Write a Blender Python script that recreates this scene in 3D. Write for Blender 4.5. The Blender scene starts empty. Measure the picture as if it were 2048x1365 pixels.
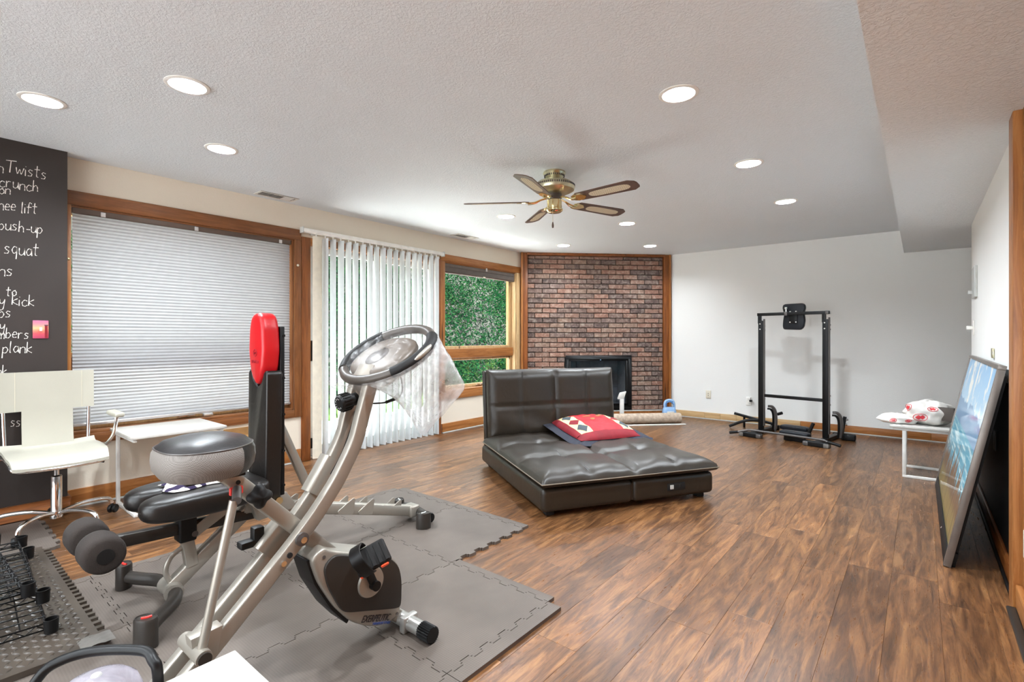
import bpy, bmesh, math, random
from mathutils import Vector, Matrix

# ------------------------------------------------------------------ camera, world, exposure
SC = bpy.context.scene
COL = SC.collection
cam_d = bpy.data.cameras.new('camera')
cam = bpy.data.objects.new('camera', cam_d)
COL.objects.link(cam)
cam.location = (0, 0, 1.182)
cam.rotation_euler = (math.radians(90), 0, math.radians(39.2))
cam_d.sensor_width = 36.0
cam_d.lens = 36.0 * 1000 / 2048
cam_d.shift_y = -7.5 / 2048
cam_d.clip_start = 0.02
SC.camera = cam

world = bpy.data.worlds.new('sky'); SC.world = world
world.use_nodes = True
wn = world.node_tree
wn.nodes.clear()
_o = wn.nodes.new('ShaderNodeOutputWorld'); _b = wn.nodes.new('ShaderNodeBackground')
_b.inputs['Color'].default_value = (0.86, 0.94, 1.0, 1)
_b.inputs['Strength'].default_value = 4.0
wn.links.new(_b.outputs[0], _o.inputs[0])

sun_d = bpy.data.lights.new('sun', 'SUN'); sun_d.energy = 34.0; sun_d.angle = math.radians(1.5); sun_d.color = (1.0, 0.97, 0.92)
sun = bpy.data.objects.new('sun', sun_d); COL.objects.link(sun)      # stands over the roof: lights patio and bank, not the room
sun.rotation_euler = Vector((0.06, 0.50, 0.86)).to_track_quat('Z', 'Y').to_euler()

vs = SC.view_settings
vs.view_transform = 'Standard'; vs.look = 'None'; vs.gamma = 1.0; vs.use_curve_mapping = False
vs.exposure = 0.62
LAMP_W = 11.5          # watts of every recessed downlight
LAMP_COL = (0.86, 0.935, 1.0)

H = 2.43               # ceiling height
XL = -4.56             # window wall plane
YR = 7.40              # rear wall plane
XR = 0.35              # right partition wall plane
SOF = 2.164            # soffit height
random.seed(7)
rnd = random.random
def uni(a, b): return a + (b - a) * random.random()
V = Vector
PI = math.pi
def T(x, y, z): return Matrix.Translation((x, y, z))
def RZ(a): return Matrix.Rotation(a, 4, 'Z')
def RX(a): return Matrix.Rotation(a, 4, 'X')
def RY(a): return Matrix.Rotation(a, 4, 'Y')

# ------------------------------------------------------------------ mesh builder
class MB:
    def __init__(s): s.v = []; s.f = []; s.M = Matrix.Identity(4)
    def add(s, vs, fs):
        b = len(s.v); M = s.M
        s.v += [tuple(M @ V(p)) for p in vs]
        s.f += [tuple(i + b for i in f) for f in fs]
        return s
    def box(s, x0, x1, y0, y1, z0, z1):
        return s.add([(x0,y0,z0),(x1,y0,z0),(x1,y1,z0),(x0,y1,z0),(x0,y0,z1),(x1,y0,z1),(x1,y1,z1),(x0,y1,z1)],
                     [(0,3,2,1),(4,5,6,7),(0,1,5,4),(1,2,6,5),(2,3,7,6),(3,0,4,7)])
    def rbox(s, x0, x1, y0, y1, z0, z1, r=0.01, seg=3):
        bm = bmesh.new(); bmesh.ops.create_cube(bm, size=1)
        for v in bm.verts:
            v.co = V(((x0+x1)/2 + v.co.x*(x1-x0), (y0+y1)/2 + v.co.y*(y1-y0), (z0+z1)/2 + v.co.z*(z1-z0)))
        r = min(r, 0.49*min(abs(x1-x0), abs(y1-y0), abs(z1-z0)))
        bmesh.ops.bevel(bm, geom=bm.edges[:], offset=r, segments=seg, profile=0.5, affect='EDGES', clamp_overlap=True)
        return s.bm(bm)
    def bm(s, bm):
        bm.verts.index_update()
        s.add([v.co[:] for v in bm.verts], [[v.index for v in f.verts] for f in bm.faces]); bm.free(); return s
    def tube(s, pts, r, n=10, caps=True, closed=False, flat=None, up=None):
        """round or (flat=(a,b)) elliptical / rectangular tube along pts; r may be a list"""
        pts = [V(p) for p in pts]; m = len(pts); vs = []; fs = []
        rs = r if isinstance(r, (list, tuple)) else [r]*m
        prevn = None
        for i, p in enumerate(pts):
            if closed: t = (pts[(i+1)%m] - pts[i-1])
            else: t = pts[min(i+1, m-1)] - pts[max(i-1, 0)]
            t.normalize()
            if up is not None: nrm = V(up)
            elif prevn is None: nrm = V((0,0,1)) if abs(t.z) < 0.9 else V((1,0,0))
            else: nrm = prevn
            nrm = (nrm - t*nrm.dot(t)); 
            if nrm.length < 1e-6: nrm = t.orthogonal()
            nrm.normalize(); prevn = nrm; bn = t.cross(nrm)
            for k in range(n):
                a = 2*PI*k/n
                if flat:
                    c, sn = math.cos(a), math.sin(a)
                    if flat[2] == 'rect':
                        a2 = a + PI/n if n == 4 else a
                        c, sn = math.cos(a2), math.sin(a2)
                        if n == 4: c, sn = math.copysign(1, c), math.copysign(1, sn)
                        else:
                            e = 0.28; c = math.copysign(abs(c)**e, c); sn = math.copysign(abs(sn)**e, sn)
                    vs.append(p + nrm*(c*flat[0]) + bn*(sn*flat[1]))
                else: vs.append(p + (nrm*math.cos(a) + bn*math.sin(a))*rs[i])
        L = m if closed else m-1
        for i in range(L):
            for k in range(n):
                a = i*n+k; b = i*n+(k+1)%n; c = ((i+1)%m)*n+(k+1)%n; d = ((i+1)%m)*n+k
                fs.append((a, b, c, d))
        if caps and not closed:
            fs.append(tuple(range(n-1, -1, -1))); fs.append(tuple((m-1)*n+k for k in range(n)))
        return s.add(vs, fs)
    def bar(s, p, q, a, b, up=(0,0,1), n=12):
        return s.tube([p, q], 1, n=n, flat=(a/2, b/2, 'rect'), up=up)
    def lathe(s, prof, n=24, cap0=False, cap1=False):
        vs = []; fs = []
        for r, z in prof:
            for k in range(n): a = 2*PI*k/n; vs.append((r*math.cos(a), r*math.sin(a), z))
        for i in range(len(prof)-1):
            for k in range(n): fs.append((i*n+k, i*n+(k+1)%n, (i+1)*n+(k+1)%n, (i+1)*n+k))
        if cap0: fs.append(tuple(range(n-1, -1, -1)))
        if cap1: fs.append(tuple((len(prof)-1)*n+k for k in range(n)))
        return s.add(vs, fs)
    def cyl(s, p, q, r, n=16):
        return s.tube([p, q], r, n=n)
    def prism(s, poly, z0, z1):
        n = len(poly)
        vs = [(x, y, z0) for x, y in poly] + [(x, y, z1) for x, y in poly]
        fs = [tuple(range(n-1, -1, -1)), tuple(range(n, 2*n))] + [(i, (i+1)%n, n+(i+1)%n, n+i) for i in range(n)]
        return s.add(vs, fs)
    def grid(s, fn, nu, nv, cu=False, cv=False):
        vs = [fn(i/(nu if cu else nu-1), j/(nv if cv else nv-1)) for i in range(nu) for j in range(nv)]
        fs = []
        for i in range(nu if cu else nu-1):
            for j in range(nv if cv else nv-1):
                fs.append((i*nv+j, ((i+1)%nu)*nv+j, ((i+1)%nu)*nv+(j+1)%nv, i*nv+(j+1)%nv))
        return s.add(vs, fs)
    def pillow(s, cx, cy, cz, sx, sy, sz, e1=0.35, e2=0.5, nu=28, nv=14):
        """superellipsoid"""
        def pw(c, e): return math.copysign(abs(c)**e, c)
        def fn(u, v):
            a = 2*PI*u; b = -PI/2 + PI*v
            return (cx+sx/2*pw(math.cos(b), e2)*pw(math.cos(a), e1), cy+sy/2*pw(math.cos(b), e2)*pw(math.sin(a), e1), cz+sz/2*pw(math.sin(b), e2))
        return s.grid(fn, nu, nv, cu=True)
    def build(s, name, mat, parent=None, smooth=None, bevel=0, seg=2, label=None, cat=None, group=None, kind=None, origin=None):
        me = bpy.data.meshes.new(name)
        if parent is not None: org = parent.matrix_world_loc if False else V(parent.get('_o', (0,0,0)))
        else: org = V(origin) if origin is not None else V((0,0,0))
        me.from_pydata([tuple(V(p)-org) for p in s.v], [], s.f)
        me.validate()
        if bevel:
            bm = bmesh.new(); bm.from_mesh(me)
            bmesh.ops.remove_doubles(bm, verts=bm.verts, dist=1e-6)
            es = [e for e in bm.edges if len(e.link_faces) == 2 and e.calc_face_angle(0) > 0.5]
            if es: bmesh.ops.bevel(bm, geom=es, offset=bevel, segments=seg, profile=0.5, affect='EDGES', clamp_overlap=True)
            bm.to_mesh(me); bm.free()
            if smooth is None: smooth = 35
        bm = bmesh.new(); bm.from_mesh(me); bmesh.ops.delete(bm, geom=[v for v in bm.verts if not v.link_faces], context='VERTS'); bmesh.ops.recalc_face_normals(bm, faces=bm.faces); bm.to_mesh(me); bm.free()
        if smooth:
            me.shade_smooth()
            me.set_sharp_from_angle(angle=math.radians(smooth))
        if mat is not None: me.materials.append(mat if not isinstance(mat, str) else MT[mat])
        o = bpy.data.objects.new(name, me); COL.objects.link(o)
        if parent is not None: o.parent = parent
        else:
            o.location = org
        o['_o'] = tuple(org)
        if label: o['label'] = label
        if cat: o['category'] = cat
        if group: o['group'] = group
        if kind: o['kind'] = kind
        return o

def thing(name, label, cat, loc, group=None, kind=None):
    o = bpy.data.objects.new(name, None); COL.objects.link(o); o.location = loc
    o.empty_display_size = 0.1
    o['_o'] = tuple(loc); o['label'] = label; o['category'] = cat
    if group: o['group'] = group
    if kind: o['kind'] = kind
    return o
def inst(src, name, loc, parent=None, rotz=0, scale=None):
    o = bpy.data.objects.new(name, src if isinstance(src, bpy.types.Mesh) else src.data); COL.objects.link(o)
    if parent is not None:
        o.parent = parent; loc = V(loc) - V(parent.get('_o', (0,0,0)))
    o.location = loc; o.rotation_euler = (0, 0, rotz)
    if scale: o.scale = scale
    return o
def copy_tree(o, loc, rotz=0, label=None):
    c = o.copy(); COL.objects.link(c); c.location = loc; c['_o'] = tuple(loc); c.rotation_euler = (0,0,rotz)
    if label: c['label'] = label
    for ch in o.children:
        d = ch.copy(); COL.objects.link(d); d.parent = c
        for g in ch.children:
            e = g.copy(); COL.objects.link(e); e.parent = d
    return c
def smoothpath(pts, k=6):
    """Catmull-Rom"""
    P = [V(p) for p in pts]; out = []
    for i in range(len(P)-1):
        p0 = P[max(i-1,0)]; p1 = P[i]; p2 = P[i+1]; p3 = P[min(i+2, len(P)-1)]
        for j in range(k):
            t = j/k
            out.append(0.5*((2*p1)+(p2-p0)*t+(2*p0-5*p1+4*p2-p3)*t*t+(3*p1-p0-3*p2+p3)*t**3))
    out.append(P[-1]); return out
def lerp(a, b, t): return V(a)*(1-t) + V(b)*t

# ------------------------------------------------------------------ materials
MT = {}
def sl(r, g, b):
    def f(c):
        c /= 255.0
        return c/12.92 if c <= 0.04045 else ((c+0.055)/1.055)**2.4
    return (f(r), f(g), f(b), 1)
class NT:
    def __init__(s, name):
        s.m = bpy.data.materials.new(name); s.m.use_nodes = True; s.t = s.m.node_tree; s.t.nodes.clear()
        s.out = s.n('ShaderNodeOutputMaterial'); MT[name] = s.m
    def n(s, t, **k):
        x = s.t.nodes.new(t)
        for a, v in k.items():
            if a.startswith('i_'):
                key = a[2:].replace('_', ' ')
                x.inputs[key].default_value = v
            else: setattr(x, a, v)
        return x
    def l(s, a, b): s.t.links.new(a, b)
    def coord(s, kind='Object', scale=(1,1,1), rot=(0,0,0)):
        c = s.n('ShaderNodeTexCoord'); m = s.n('ShaderNodeMapping'); m.inputs['Scale'].default_value = scale; m.inputs['Rotation'].default_value = rot
        s.l(c.outputs[kind], m.inputs['Vector']); return m.outputs[0]
    def noise(s, vec, scale, detail=4, rough=0.55, dist=0):
        x = s.n('ShaderNodeTexNoise'); x.inputs['Scale'].default_value = scale; x.inputs['Detail'].default_value = detail
        x.inputs['Roughness'].default_value = rough; x.inputs['Distortion'].default_value = dist
        s.l(vec, x.inputs['Vector']); return x.outputs['Fac']
    def ramp(s, fac, stops, interp='LINEAR'):
        x = s.n('ShaderNodeValToRGB'); x.color_ramp.interpolation = interp; e = x.color_ramp.elements
        while len(e) < len(stops): e.new(0.5)
        for i, (p, c) in enumerate(stops): e[i].position = p; e[i].color = c
        s.l(fac, x.inputs[0]); return x.outputs[0]
    def mix(s, a, b, fac, mode='MIX'):
        x = s.n('ShaderNodeMix', data_type='RGBA', blend_type=mode)
        for sock, v in ((x.inputs[6], a), (x.inputs[7], b), (x.inputs[0], fac)):
            if hasattr(v, 'is_output'): s.l(v, sock)
            else: sock.default_value = v
        return x.outputs[2]
    def math(s, op, a, b=0.0, c=0.0):
        x = s.n('ShaderNodeMath', operation=op)
        for sock, v in zip(x.inputs, (a, b, c)):
            if hasattr(v, 'is_output'): s.l(v, sock)
            else: sock.default_value = v
        return x.outputs[0]
    def bump(s, h, strength, dist=0.01, normal=None):
        b = s.n('ShaderNodeBump'); b.inputs['Strength'].default_value = strength; b.inputs['Distance'].default_value = dist
        s.l(h, b.inputs['Height'])
        if normal is not None: s.l(normal, b.inputs['Normal'])
        return b.outputs[0]
    def pbr(s, color, rough=0.5, metal=0, normal=None, spec=0.5, coat=0, sheen=0, emit=None):
        p = s.n('ShaderNodeBsdfPrincipled')
        for key, v in (('Base Color', color), ('Roughness', rough), ('Metallic', metal), ('Specular IOR Level', spec), ('Coat Weight', coat), ('Sheen Weight', sheen)):
            if hasattr(v, 'is_output'): s.l(v, p.inputs[key])
            else: p.inputs[key].default_value = v
        if normal is not None: s.l(normal, p.inputs['Normal'])
        if emit: p.inputs['Emission Color'].default_value = emit[0]; p.inputs['Emission Strength'].default_value = emit[1]
        s.l(p.outputs[0], s.out.inputs[0]); return p
def simple(name, col, rough=0.5, metal=0, spec=0.5, nscale=0, namp=0.08, bump=0, bscale=60, coat=0):
    t = NT(name); c = col; nm = None
    vec = t.coord()
    f = t.noise(vec, nscale or 14, 3)
    dark = tuple(x*(1-namp) for x in col[:3]) + (1,); light = tuple(min(1, x*(1+namp)) for x in col[:3]) + (1,)
    c = t.ramp(f, [(0.3, dark), (0.7, light)])
    if bump:
        nm = t.bump(t.noise(vec, bscale, 4), bump, 0.004)
    t.pbr(c, rough, metal, nm, spec, coat)
    return t.m
# plaster walls and textured ceiling
def plaster(name, col, bs, bscale, rough=0.75, dist=0.004, col2=None):
    t = NT(name); v = t.coord()
    big = t.noise(v, 0.7, 3)
    c = t.ramp(big, [(0.3, tuple(x*0.965 for x in col[:3])+(1,)), (0.7, col)])
    h = t.noise(v, bscale, 5, 0.6, 0.6)
    h2 = t.ramp(h, [(0.42, (0,0,0,1)), (0.6, (1,1,1,1))])
    t.pbr(c, rough, 0, t.bump(h2, bs, dist), 0.3)
plaster('wall_paint', sl(238, 238, 235), 0.12, 90)
plaster('wall_cream', sl(232, 222, 205), 0.12, 90)
plaster('ceiling_stomp', sl(230, 236, 241), 0.34, 75, 0.85, 0.006)
plaster('soffit_stomp', sl(234, 239, 242), 0.42, 55, 0.8, 0.009)
def wood(name, axis, dark, mid, light, rough=0.38, scale=1.0, knots=True):
    t = NT(name)
    s = [14*scale]*3; s[axis] = 1.1*scale
    v = t.coord('Object', tuple(s))
    info = t.n('ShaderNodeObjectInfo')
    addv = t.n('ShaderNodeVectorMath', operation='ADD'); t.l(v, addv.inputs[0])
    comb = t.n('ShaderNodeCombineXYZ'); mul = t.math('MULTIPLY', info.outputs['Random'], 37.0)
    for i in range(3): t.l(mul, comb.inputs[i])
    t.l(comb.outputs[0], addv.inputs[1]); v = addv.outputs[0]
    g = t.noise(v, 2.0, 6, 0.65, 1.2)
    c = t.ramp(g, [(0.25, dark), (0.5, mid), (0.75, light)])
    if knots:
        vo = t.n('ShaderNodeTexVoronoi'); vo.inputs['Scale'].default_value = 0.62
        t.l(v, vo.inputs['Vector'])
        k = t.ramp(vo.outputs['Distance'], [(0.07, (1,1,1,1)), (0.15, (0,0,0,1))])
        c = t.mix(c, tuple(x*0.22 for x in dark[:3])+(1,), k)
    fine = t.noise(v, 9, 3)
    t.pbr(c, rough, 0, t.bump(fine, 0.08, 0.003), 0.45)
for ax, nm in enumerate('xyz'):
    wood('pine_'+nm, ax, sl(122, 72, 32), sl(160, 102, 52), sl(186, 130, 76))
    wood('oak_'+nm, ax, sl(96, 56, 28), sl(126, 78, 42), sl(150, 98, 58), knots=False)
    wood('lightpine_'+nm, ax, sl(172, 134, 88), sl(196, 162, 116), sl(212, 186, 144))
    wood('cedar_'+nm, ax, sl(92, 48, 20), sl(132, 76, 36), sl(160, 98, 50))
# floor planks
def floor_mat(name):
    t = NT(name)
    info = t.n('ShaderNodeObjectInfo')
    c0 = t.n('ShaderNodeTexCoord')
    comb = t.n('ShaderNodeCombineXYZ'); mul = t.math('MULTIPLY', info.outputs['Random'], 53.0)
    for i in range(3): t.l(mul, comb.inputs[i])
    add = t.n('ShaderNodeVectorMath', operation='ADD'); t.l(c0.outputs['Object'], add.inputs[0]); t.l(comb.outputs[0], add.inputs[1])
    mp = t.n('ShaderNodeMapping'); mp.inputs['Scale'].default_value = (6.8, 0.95, 1); t.l(add.outputs[0], mp.inputs['Vector'])
    v = mp.outputs[0]
    # swirling grain
    g = t.noise(v, 2.6, 6, 0.62, 1.7)
    g2 = t.noise(v, 0.8, 3, 0.5, 0.8)
    mp2 = t.n('ShaderNodeMapping'); mp2.inputs['Scale'].default_value = (34, 2.6, 1); t.l(add.outputs[0], mp2.inputs['Vector'])
    fine = t.noise(mp2.outputs[0], 2.2, 5, 0.7, 1.4)
    c = t.ramp(g, [(0.34, sl(48, 28, 17)), (0.44, sl(88, 56, 35)), (0.54, sl(126, 86, 54)), (0.66, sl(162, 118, 76))])
    c = t.mix(c, t.ramp(fine, [(0.30, sl(46, 26, 15)), (0.64, sl(160, 114, 72))]), 0.36)
    tone = t.ramp(info.outputs['Random'], [(0.0, (0.66, 0.64, 0.63, 1)), (0.5, (0.86, 0.85, 0.84, 1)), (1.0, (1.04, 1.01, 0.98, 1))])
    c = t.mix(c, tone, 1.0, 'MULTIPLY')
    c = t.mix(c, t.ramp(g2, [(0.34, (0.62, 0.60, 0.58, 1)), (0.64, (1.12, 1.10, 1.06, 1))]), 0.85, 'MULTIPLY')
    rough = t.ramp(fine, [(0.3, (0.34,)*3+(1,)), (0.8, (0.24,)*3+(1,))])
    t.pbr(c, rough, 0, t.bump(t.math('ADD', fine, g), 0.22, 0.004), 0.5)
floor_mat('floor_wood')
simple('floor_gap', sl(62, 40, 28), 0.7)
# bricks
def brick_mat():
    t = NT('brick_clay'); info = t.n('ShaderNodeObjectInfo'); v0 = t.n('ShaderNodeTexCoord')
    comb = t.n('ShaderNodeCombineXYZ'); mul = t.math('MULTIPLY', info.outputs['Random'], 91.0)
    for i in range(3): t.l(mul, comb.inputs[i])
    add = t.n('ShaderNodeVectorMath', operation='ADD'); t.l(v0.outputs['Object'], add.inputs[0]); t.l(comb.outputs[0], add.inputs[1])
    v = add.outputs[0]
    base = t.ramp(info.outputs['Random'], [(0.0, sl(66, 62, 64)), (0.12, sl(104, 88, 82)), (0.28, sl(140, 106, 90)), (0.5, sl(158, 116, 98)),
                                           (0.68, sl(142, 118, 102)), (0.84, sl(122, 106, 100)), (0.95, sl(78, 72, 72))], 'CONSTANT')
    n1 = t.noise(v, 16, 5, 0.7, 0.8)
    c = t.mix(base, t.ramp(n1, [(0.32, sl(60, 50, 46)), (0.5, sl(138, 112, 100)), (0.68, sl(196, 182, 168))]), 0.48)
    n2 = t.noise(v, 55, 4, 0.7)
    t.pbr(c, 0.88, 0, t.bump(t.math('ADD', n1, n2), 0.6, 0.006), 0.25)
brick_mat()
simple('mortar', sl(84, 76, 70), 0.95, bump=0.5, bscale=120)
simple('firebrick', sl(96, 98, 108), 0.9, bump=0.4, bscale=70, namp=0.15)
simple('black_metal', sl(10, 10, 11), 0.4, spec=0.3)
simple('satin_black', sl(13, 12, 12), 0.5, spec=0.3)
simple('matte_black', sl(24, 23, 23), 0.75)
simple('rubber_black', sl(17, 15, 14), 0.6, spec=0.3)
simple('chrome', (0.86, 0.86, 0.86, 1), 0.08, 1.0, namp=0.02)
simple('brass', (0.80, 0.68, 0.40, 1), 0.16, 1.0, namp=0.05)
simple('aged_brass', (0.66, 0.62, 0.44, 1), 0.32, 1.0, namp=0.12)
simple('champagne', (0.34, 0.31, 0.265, 1), 0.34, 0.5, namp=0.03)
simple('silver_paint', (0.42, 0.41, 0.385, 1), 0.33, 0.6, namp=0.03)
simple('dark_bronze', (0.030, 0.025, 0.021, 1), 0.38, 0.1, spec=0.35, namp=0.06)
simple('dark_grey_metal', (0.11, 0.10, 0.095, 1), 0.36, 0.4)
simple('white_paint', sl(220, 218, 213), 0.42)
simple('white_plastic', sl(238, 236, 230), 0.35)
simple('ivory_plastic', sl(222, 214, 196), 0.4)
simple('grey_plastic', sl(196, 198, 194), 0.45)
simple('chair_leather', sl(174, 170, 156), 0.42, bump=0.12, bscale=220, nscale=3, namp=0.04)
simple('chair_stitch', sl(206, 198, 176), 0.6)
simple('red_vinyl', sl(190, 18, 26), 0.34, bump=0.08, bscale=200, nscale=3)
simple('red_badge', sl(224, 52, 44), 0.4)
simple('console_bronze', (0.075, 0.053, 0.036, 1), 0.42, 0.1)
simple('ring_bronze', (0.055, 0.044, 0.035, 1), 0.4, 0.1)
simple('orange_badge', sl(236, 76, 30), 0.4)
simple('foam_brown', sl(40, 32, 27), 0.95, bump=0.5, bscale=260)
def leather(name, col, rough=0.36, bs=0.16):
    t = NT(name); v = t.coord()
    n = t.noise(v, 190, 3, 0.6); n2 = t.noise(v, 7, 4, 0.6, 0.8)
    c = t.ramp(n2, [(0.3, tuple(x*0.85 for x in col[:3])+(1,)), (0.7, tuple(x*1.12 for x in col[:3])+(1,))])
    nm = t.bump(n2, 0.12, 0.02); nm = t.bump(n, bs, 0.002, nm)
    t.pbr(c, rough, 0, nm, 0.5)
leather('sofa_leather', sl(42, 35, 27), 0.40)
leather('bench_vinyl', sl(22, 19, 17), 0.33)
leather('seat_vinyl', sl(36, 34, 34), 0.36)
simple('sofa_thread', sl(128, 116, 100), 0.6)
simple('gap_dark', sl(18, 16, 15), 0.8)
def weave(name, a, b, sc, rough=0.6, bs=0.3):
    t = NT(name); v = t.coord()
    ch = t.n('ShaderNodeTexChecker'); ch.inputs['Scale'].default_value = sc; ch.inputs['Color1'].default_value = a; ch.inputs['Color2'].default_value = b
    t.l(v, ch.inputs['Vector'])
    t.pbr(ch.outputs[0], rough, 0, t.bump(ch.outputs['Fac'], bs, 0.002), 0.4)
weave('grey_mesh_fabric', sl(128, 122, 116), sl(104, 98, 93), 330)
weave('cane_mesh', sl(236, 228, 204), sl(168, 150, 120), 140, 0.7)
# foam mat with fine embossed grid
def foam_mat():
    t = NT('foam_mat'); v = t.coord('Object', (1,1,1), (0,0,math.radians(45)))
    ch = t.n('ShaderNodeTexChecker'); ch.inputs['Scale'].default_value = 150
    t.l(v, ch.inputs['Vector'])
    v2 = t.coord(); n = t.noise(v2, 3.0, 4)
    c = t.ramp(n, [(0.3, sl(88, 79, 72)), (0.7, sl(105, 95, 87))])
    c = t.mix(c, (0.86, 0.86, 0.86, 1), ch.outputs['Fac'], 'MULTIPLY')
    t.pbr(c, 0.55, 0, t.bump(ch.outputs['Fac'], 0.4, 0.002), 0.4)
foam_mat()
def diamond_mat():
    t = NT('tread_rubber'); v = t.coord(); n = t.noise(v, 4, 4)
    c = t.ramp(n, [(0.3, sl(52, 45, 39)), (0.7, sl(78, 69, 60))])
    t.pbr(c, 0.3, 0, None, 0.5)
diamond_mat()
simple('chalkboard', sl(44, 36, 32), 0.62, nscale=2.5, namp=0.14)
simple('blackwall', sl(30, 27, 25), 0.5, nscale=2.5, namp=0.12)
simple('chalk', sl(226, 220, 212), 0.95, nscale=160, namp=0.3)
simple('shade_rail', sl(92, 76, 66), 0.5)
simple('shade_grey', sl(112, 104, 98), 0.6)
simple('alu', (0.72, 0.72, 0.72, 1), 0.3, 0.9)
simple('fan_blade_wood', sl(92, 72, 64), 0.32, nscale=8, namp=0.2)
simple('carpet_roll', sl(176, 158, 140), 0.95, nscale=26, namp=0.24, bump=0.6, bscale=160)
simple('carpet_back', sl(70, 64, 60), 0.9)
simple('cardboard', sl(206, 164, 108), 0.8)
simple('jug_blue', sl(150, 186, 226), 0.35)
simple('jug_dark', sl(84, 138, 196), 0.35)
simple('navy_cloth', sl(40, 42, 54), 0.9, bump=0.2, bscale=150)
simple('pillow_red', sl(196, 22, 34), 0.7, nscale=9, namp=0.22, bump=0.35, bscale=26)
simple('pillow_maroon', sl(128, 12, 28), 0.75, nscale=9, namp=0.2, bump=0.3, bscale=30)
simple('pillow_cream', sl(232, 204, 150), 0.8, bump=0.2, bscale=120)
simple('pillow_slate', sl(62, 72, 78), 0.8)
simple('pillow_gold', sl(150, 104, 62), 0.8)
simple('laminate_white', sl(198, 194, 187), 0.38)
simple('bag_white', sl(220, 215, 208), 0.4)
simple('bag_red', sl(206, 48, 56), 0.5)
simple('dark_gap', sl(74, 66, 60), 0.7)
simple('pad_navy', sl(24, 27, 33), 0.42, spec=0.3)
simple('tread_silver', sl(104, 100, 95), 0.4)
simple('logo_black', sl(34, 32, 38), 0.5)
simple('logo_blue', sl(44, 70, 132), 0.5)
simple('concrete', sl(212, 212, 212), 0.9, nscale=2, bump=0.3)
simple('soil', sl(18, 22, 12), 0.95)
simple('twig', sl(86, 70, 54), 0.9)
simple('bulb_white', sl(246, 244, 238), 0.4)
def zebra():
    t = NT('zebra_cloth'); v = t.coord('Object', (1, 1, 1), (0.2, 0.3, 0.5))
    w = t.n('ShaderNodeTexWave'); w.inputs['Scale'].default_value = 9; w.inputs['Distortion'].default_value = 6; w.inputs['Detail'].default_value = 2; w.inputs['Detail Scale'].default_value = 1.5
    t.l(v, w.inputs['Vector'])
    t.pbr(t.ramp(w.outputs['Fac'], [(0.45, sl(46, 38, 62)), (0.55, sl(222, 214, 206))]), 0.95, 0, None, 0.2)
zebra()
def leafmat(name, stops):
    t = NT(name)
    g = t.n('ShaderNodeNewGeometry')
    c = t.ramp(g.outputs['Random Per Island'], stops)
    d = t.n('ShaderNodeBsdfDiffuse'); tr = t.n('ShaderNodeBsdfTranslucent'); gl = t.n('ShaderNodeBsdfGlossy'); gl.inputs['Roughness'].default_value = 0.45
    m = t.n('ShaderNodeMixShader'); m.inputs[0].default_value = 0.35; m2 = t.n('ShaderNodeMixShader'); m2.inputs[0].default_value = 0.0
    t.l(c, d.inputs['Color']); t.l(c, tr.inputs['Color'])
    t.l(d.outputs[0], m.inputs[1]); t.l(tr.outputs[0], m.inputs[2]); t.l(m.outputs[0], m2.inputs[1]); t.l(gl.outputs[0], m2.inputs[2]); t.l(m2.outputs[0], t.out.inputs[0])
leafmat('leaf_green', [(0.0, sl(8, 30, 16)), (0.35, sl(14, 48, 28)), (0.65, sl(26, 66, 38)), (0.9, sl(36, 74, 38)), (1.0, sl(46, 66, 38))])
leafmat('grass_green', [(0.0, sl(56, 92, 42)), (1.0, sl(116, 150, 76))])
def fresnel(t, ior):
    g = t.n('ShaderNodeNewGeometry'); f = t.n('ShaderNodeFresnel')
    t.l(t.math('ADD', t.math('MULTIPLY', g.outputs['Backfacing'], 1/ior - ior), ior), f.inputs['IOR']); return f
def thin_glass(name, tint=(1,1,1,1), refl=1.0, rough=0.0):
    t = NT(name); tr = t.n('ShaderNodeBsdfTransparent'); tr.inputs[0].default_value = tint
    gl = t.n('ShaderNodeBsdfGlossy'); gl.inputs['Roughness'].default_value = rough
    fr = fresnel(t, 1.45)
    m = t.n('ShaderNodeMixShader'); t.l(t.math('MULTIPLY', fr.outputs[0], refl), m.inputs[0]); t.l(tr.outputs[0], m.inputs[1]); t.l(gl.outputs[0], m.inputs[2]); t.l(m.outputs[0], t.out.inputs[0])
thin_glass('pane_glass', (0.96, 0.98, 0.97, 1), 0.25)
def film(name, tint, white, wfac, rough=0.18, refl=0.8):
    """thin plastic film: clear, partly milky, glossy"""
    t = NT(name); tr = t.n('ShaderNodeBsdfTransparent'); tr.inputs[0].default_value = tint
    d = t.n('ShaderNodeBsdfDiffuse'); d.inputs[0].default_value = white; tl = t.n('ShaderNodeBsdfTranslucent'); tl.inputs[0].default_value = white
    dm = t.n('ShaderNodeMixShader'); dm.inputs[0].default_value = 0.5; t.l(d.outputs[0], dm.inputs[1]); t.l(tl.outputs[0], dm.inputs[2])
    v = t.coord(); n = t.noise(v, 16, 4, 0.6, 1.0)
    nm = t.bump(n, 0.35, 0.02)
    m = t.n('ShaderNodeMixShader'); t.l(t.math('MULTIPLY', t.ramp(n, [(0.3, (0.5,)*3+(1,)), (0.7, (1,1,1,1))]), wfac), m.inputs[0]); t.l(tr.outputs[0], m.inputs[1]); t.l(dm.outputs[0], m.inputs[2])
    gl = t.n('ShaderNodeBsdfGlossy'); gl.inputs['Roughness'].default_value = rough; t.l(nm, gl.inputs['Normal'])
    fr = fresnel(t, 1.5)
    m2 = t.n('ShaderNodeMixShader'); t.l(t.math('MULTIPLY', fr.outputs[0], refl), m2.inputs[0]); t.l(m.outputs[0], m2.inputs[1]); t.l(gl.outputs[0], m2.inputs[2]); t.l(m2.outputs[0], t.out.inputs[0])
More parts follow.
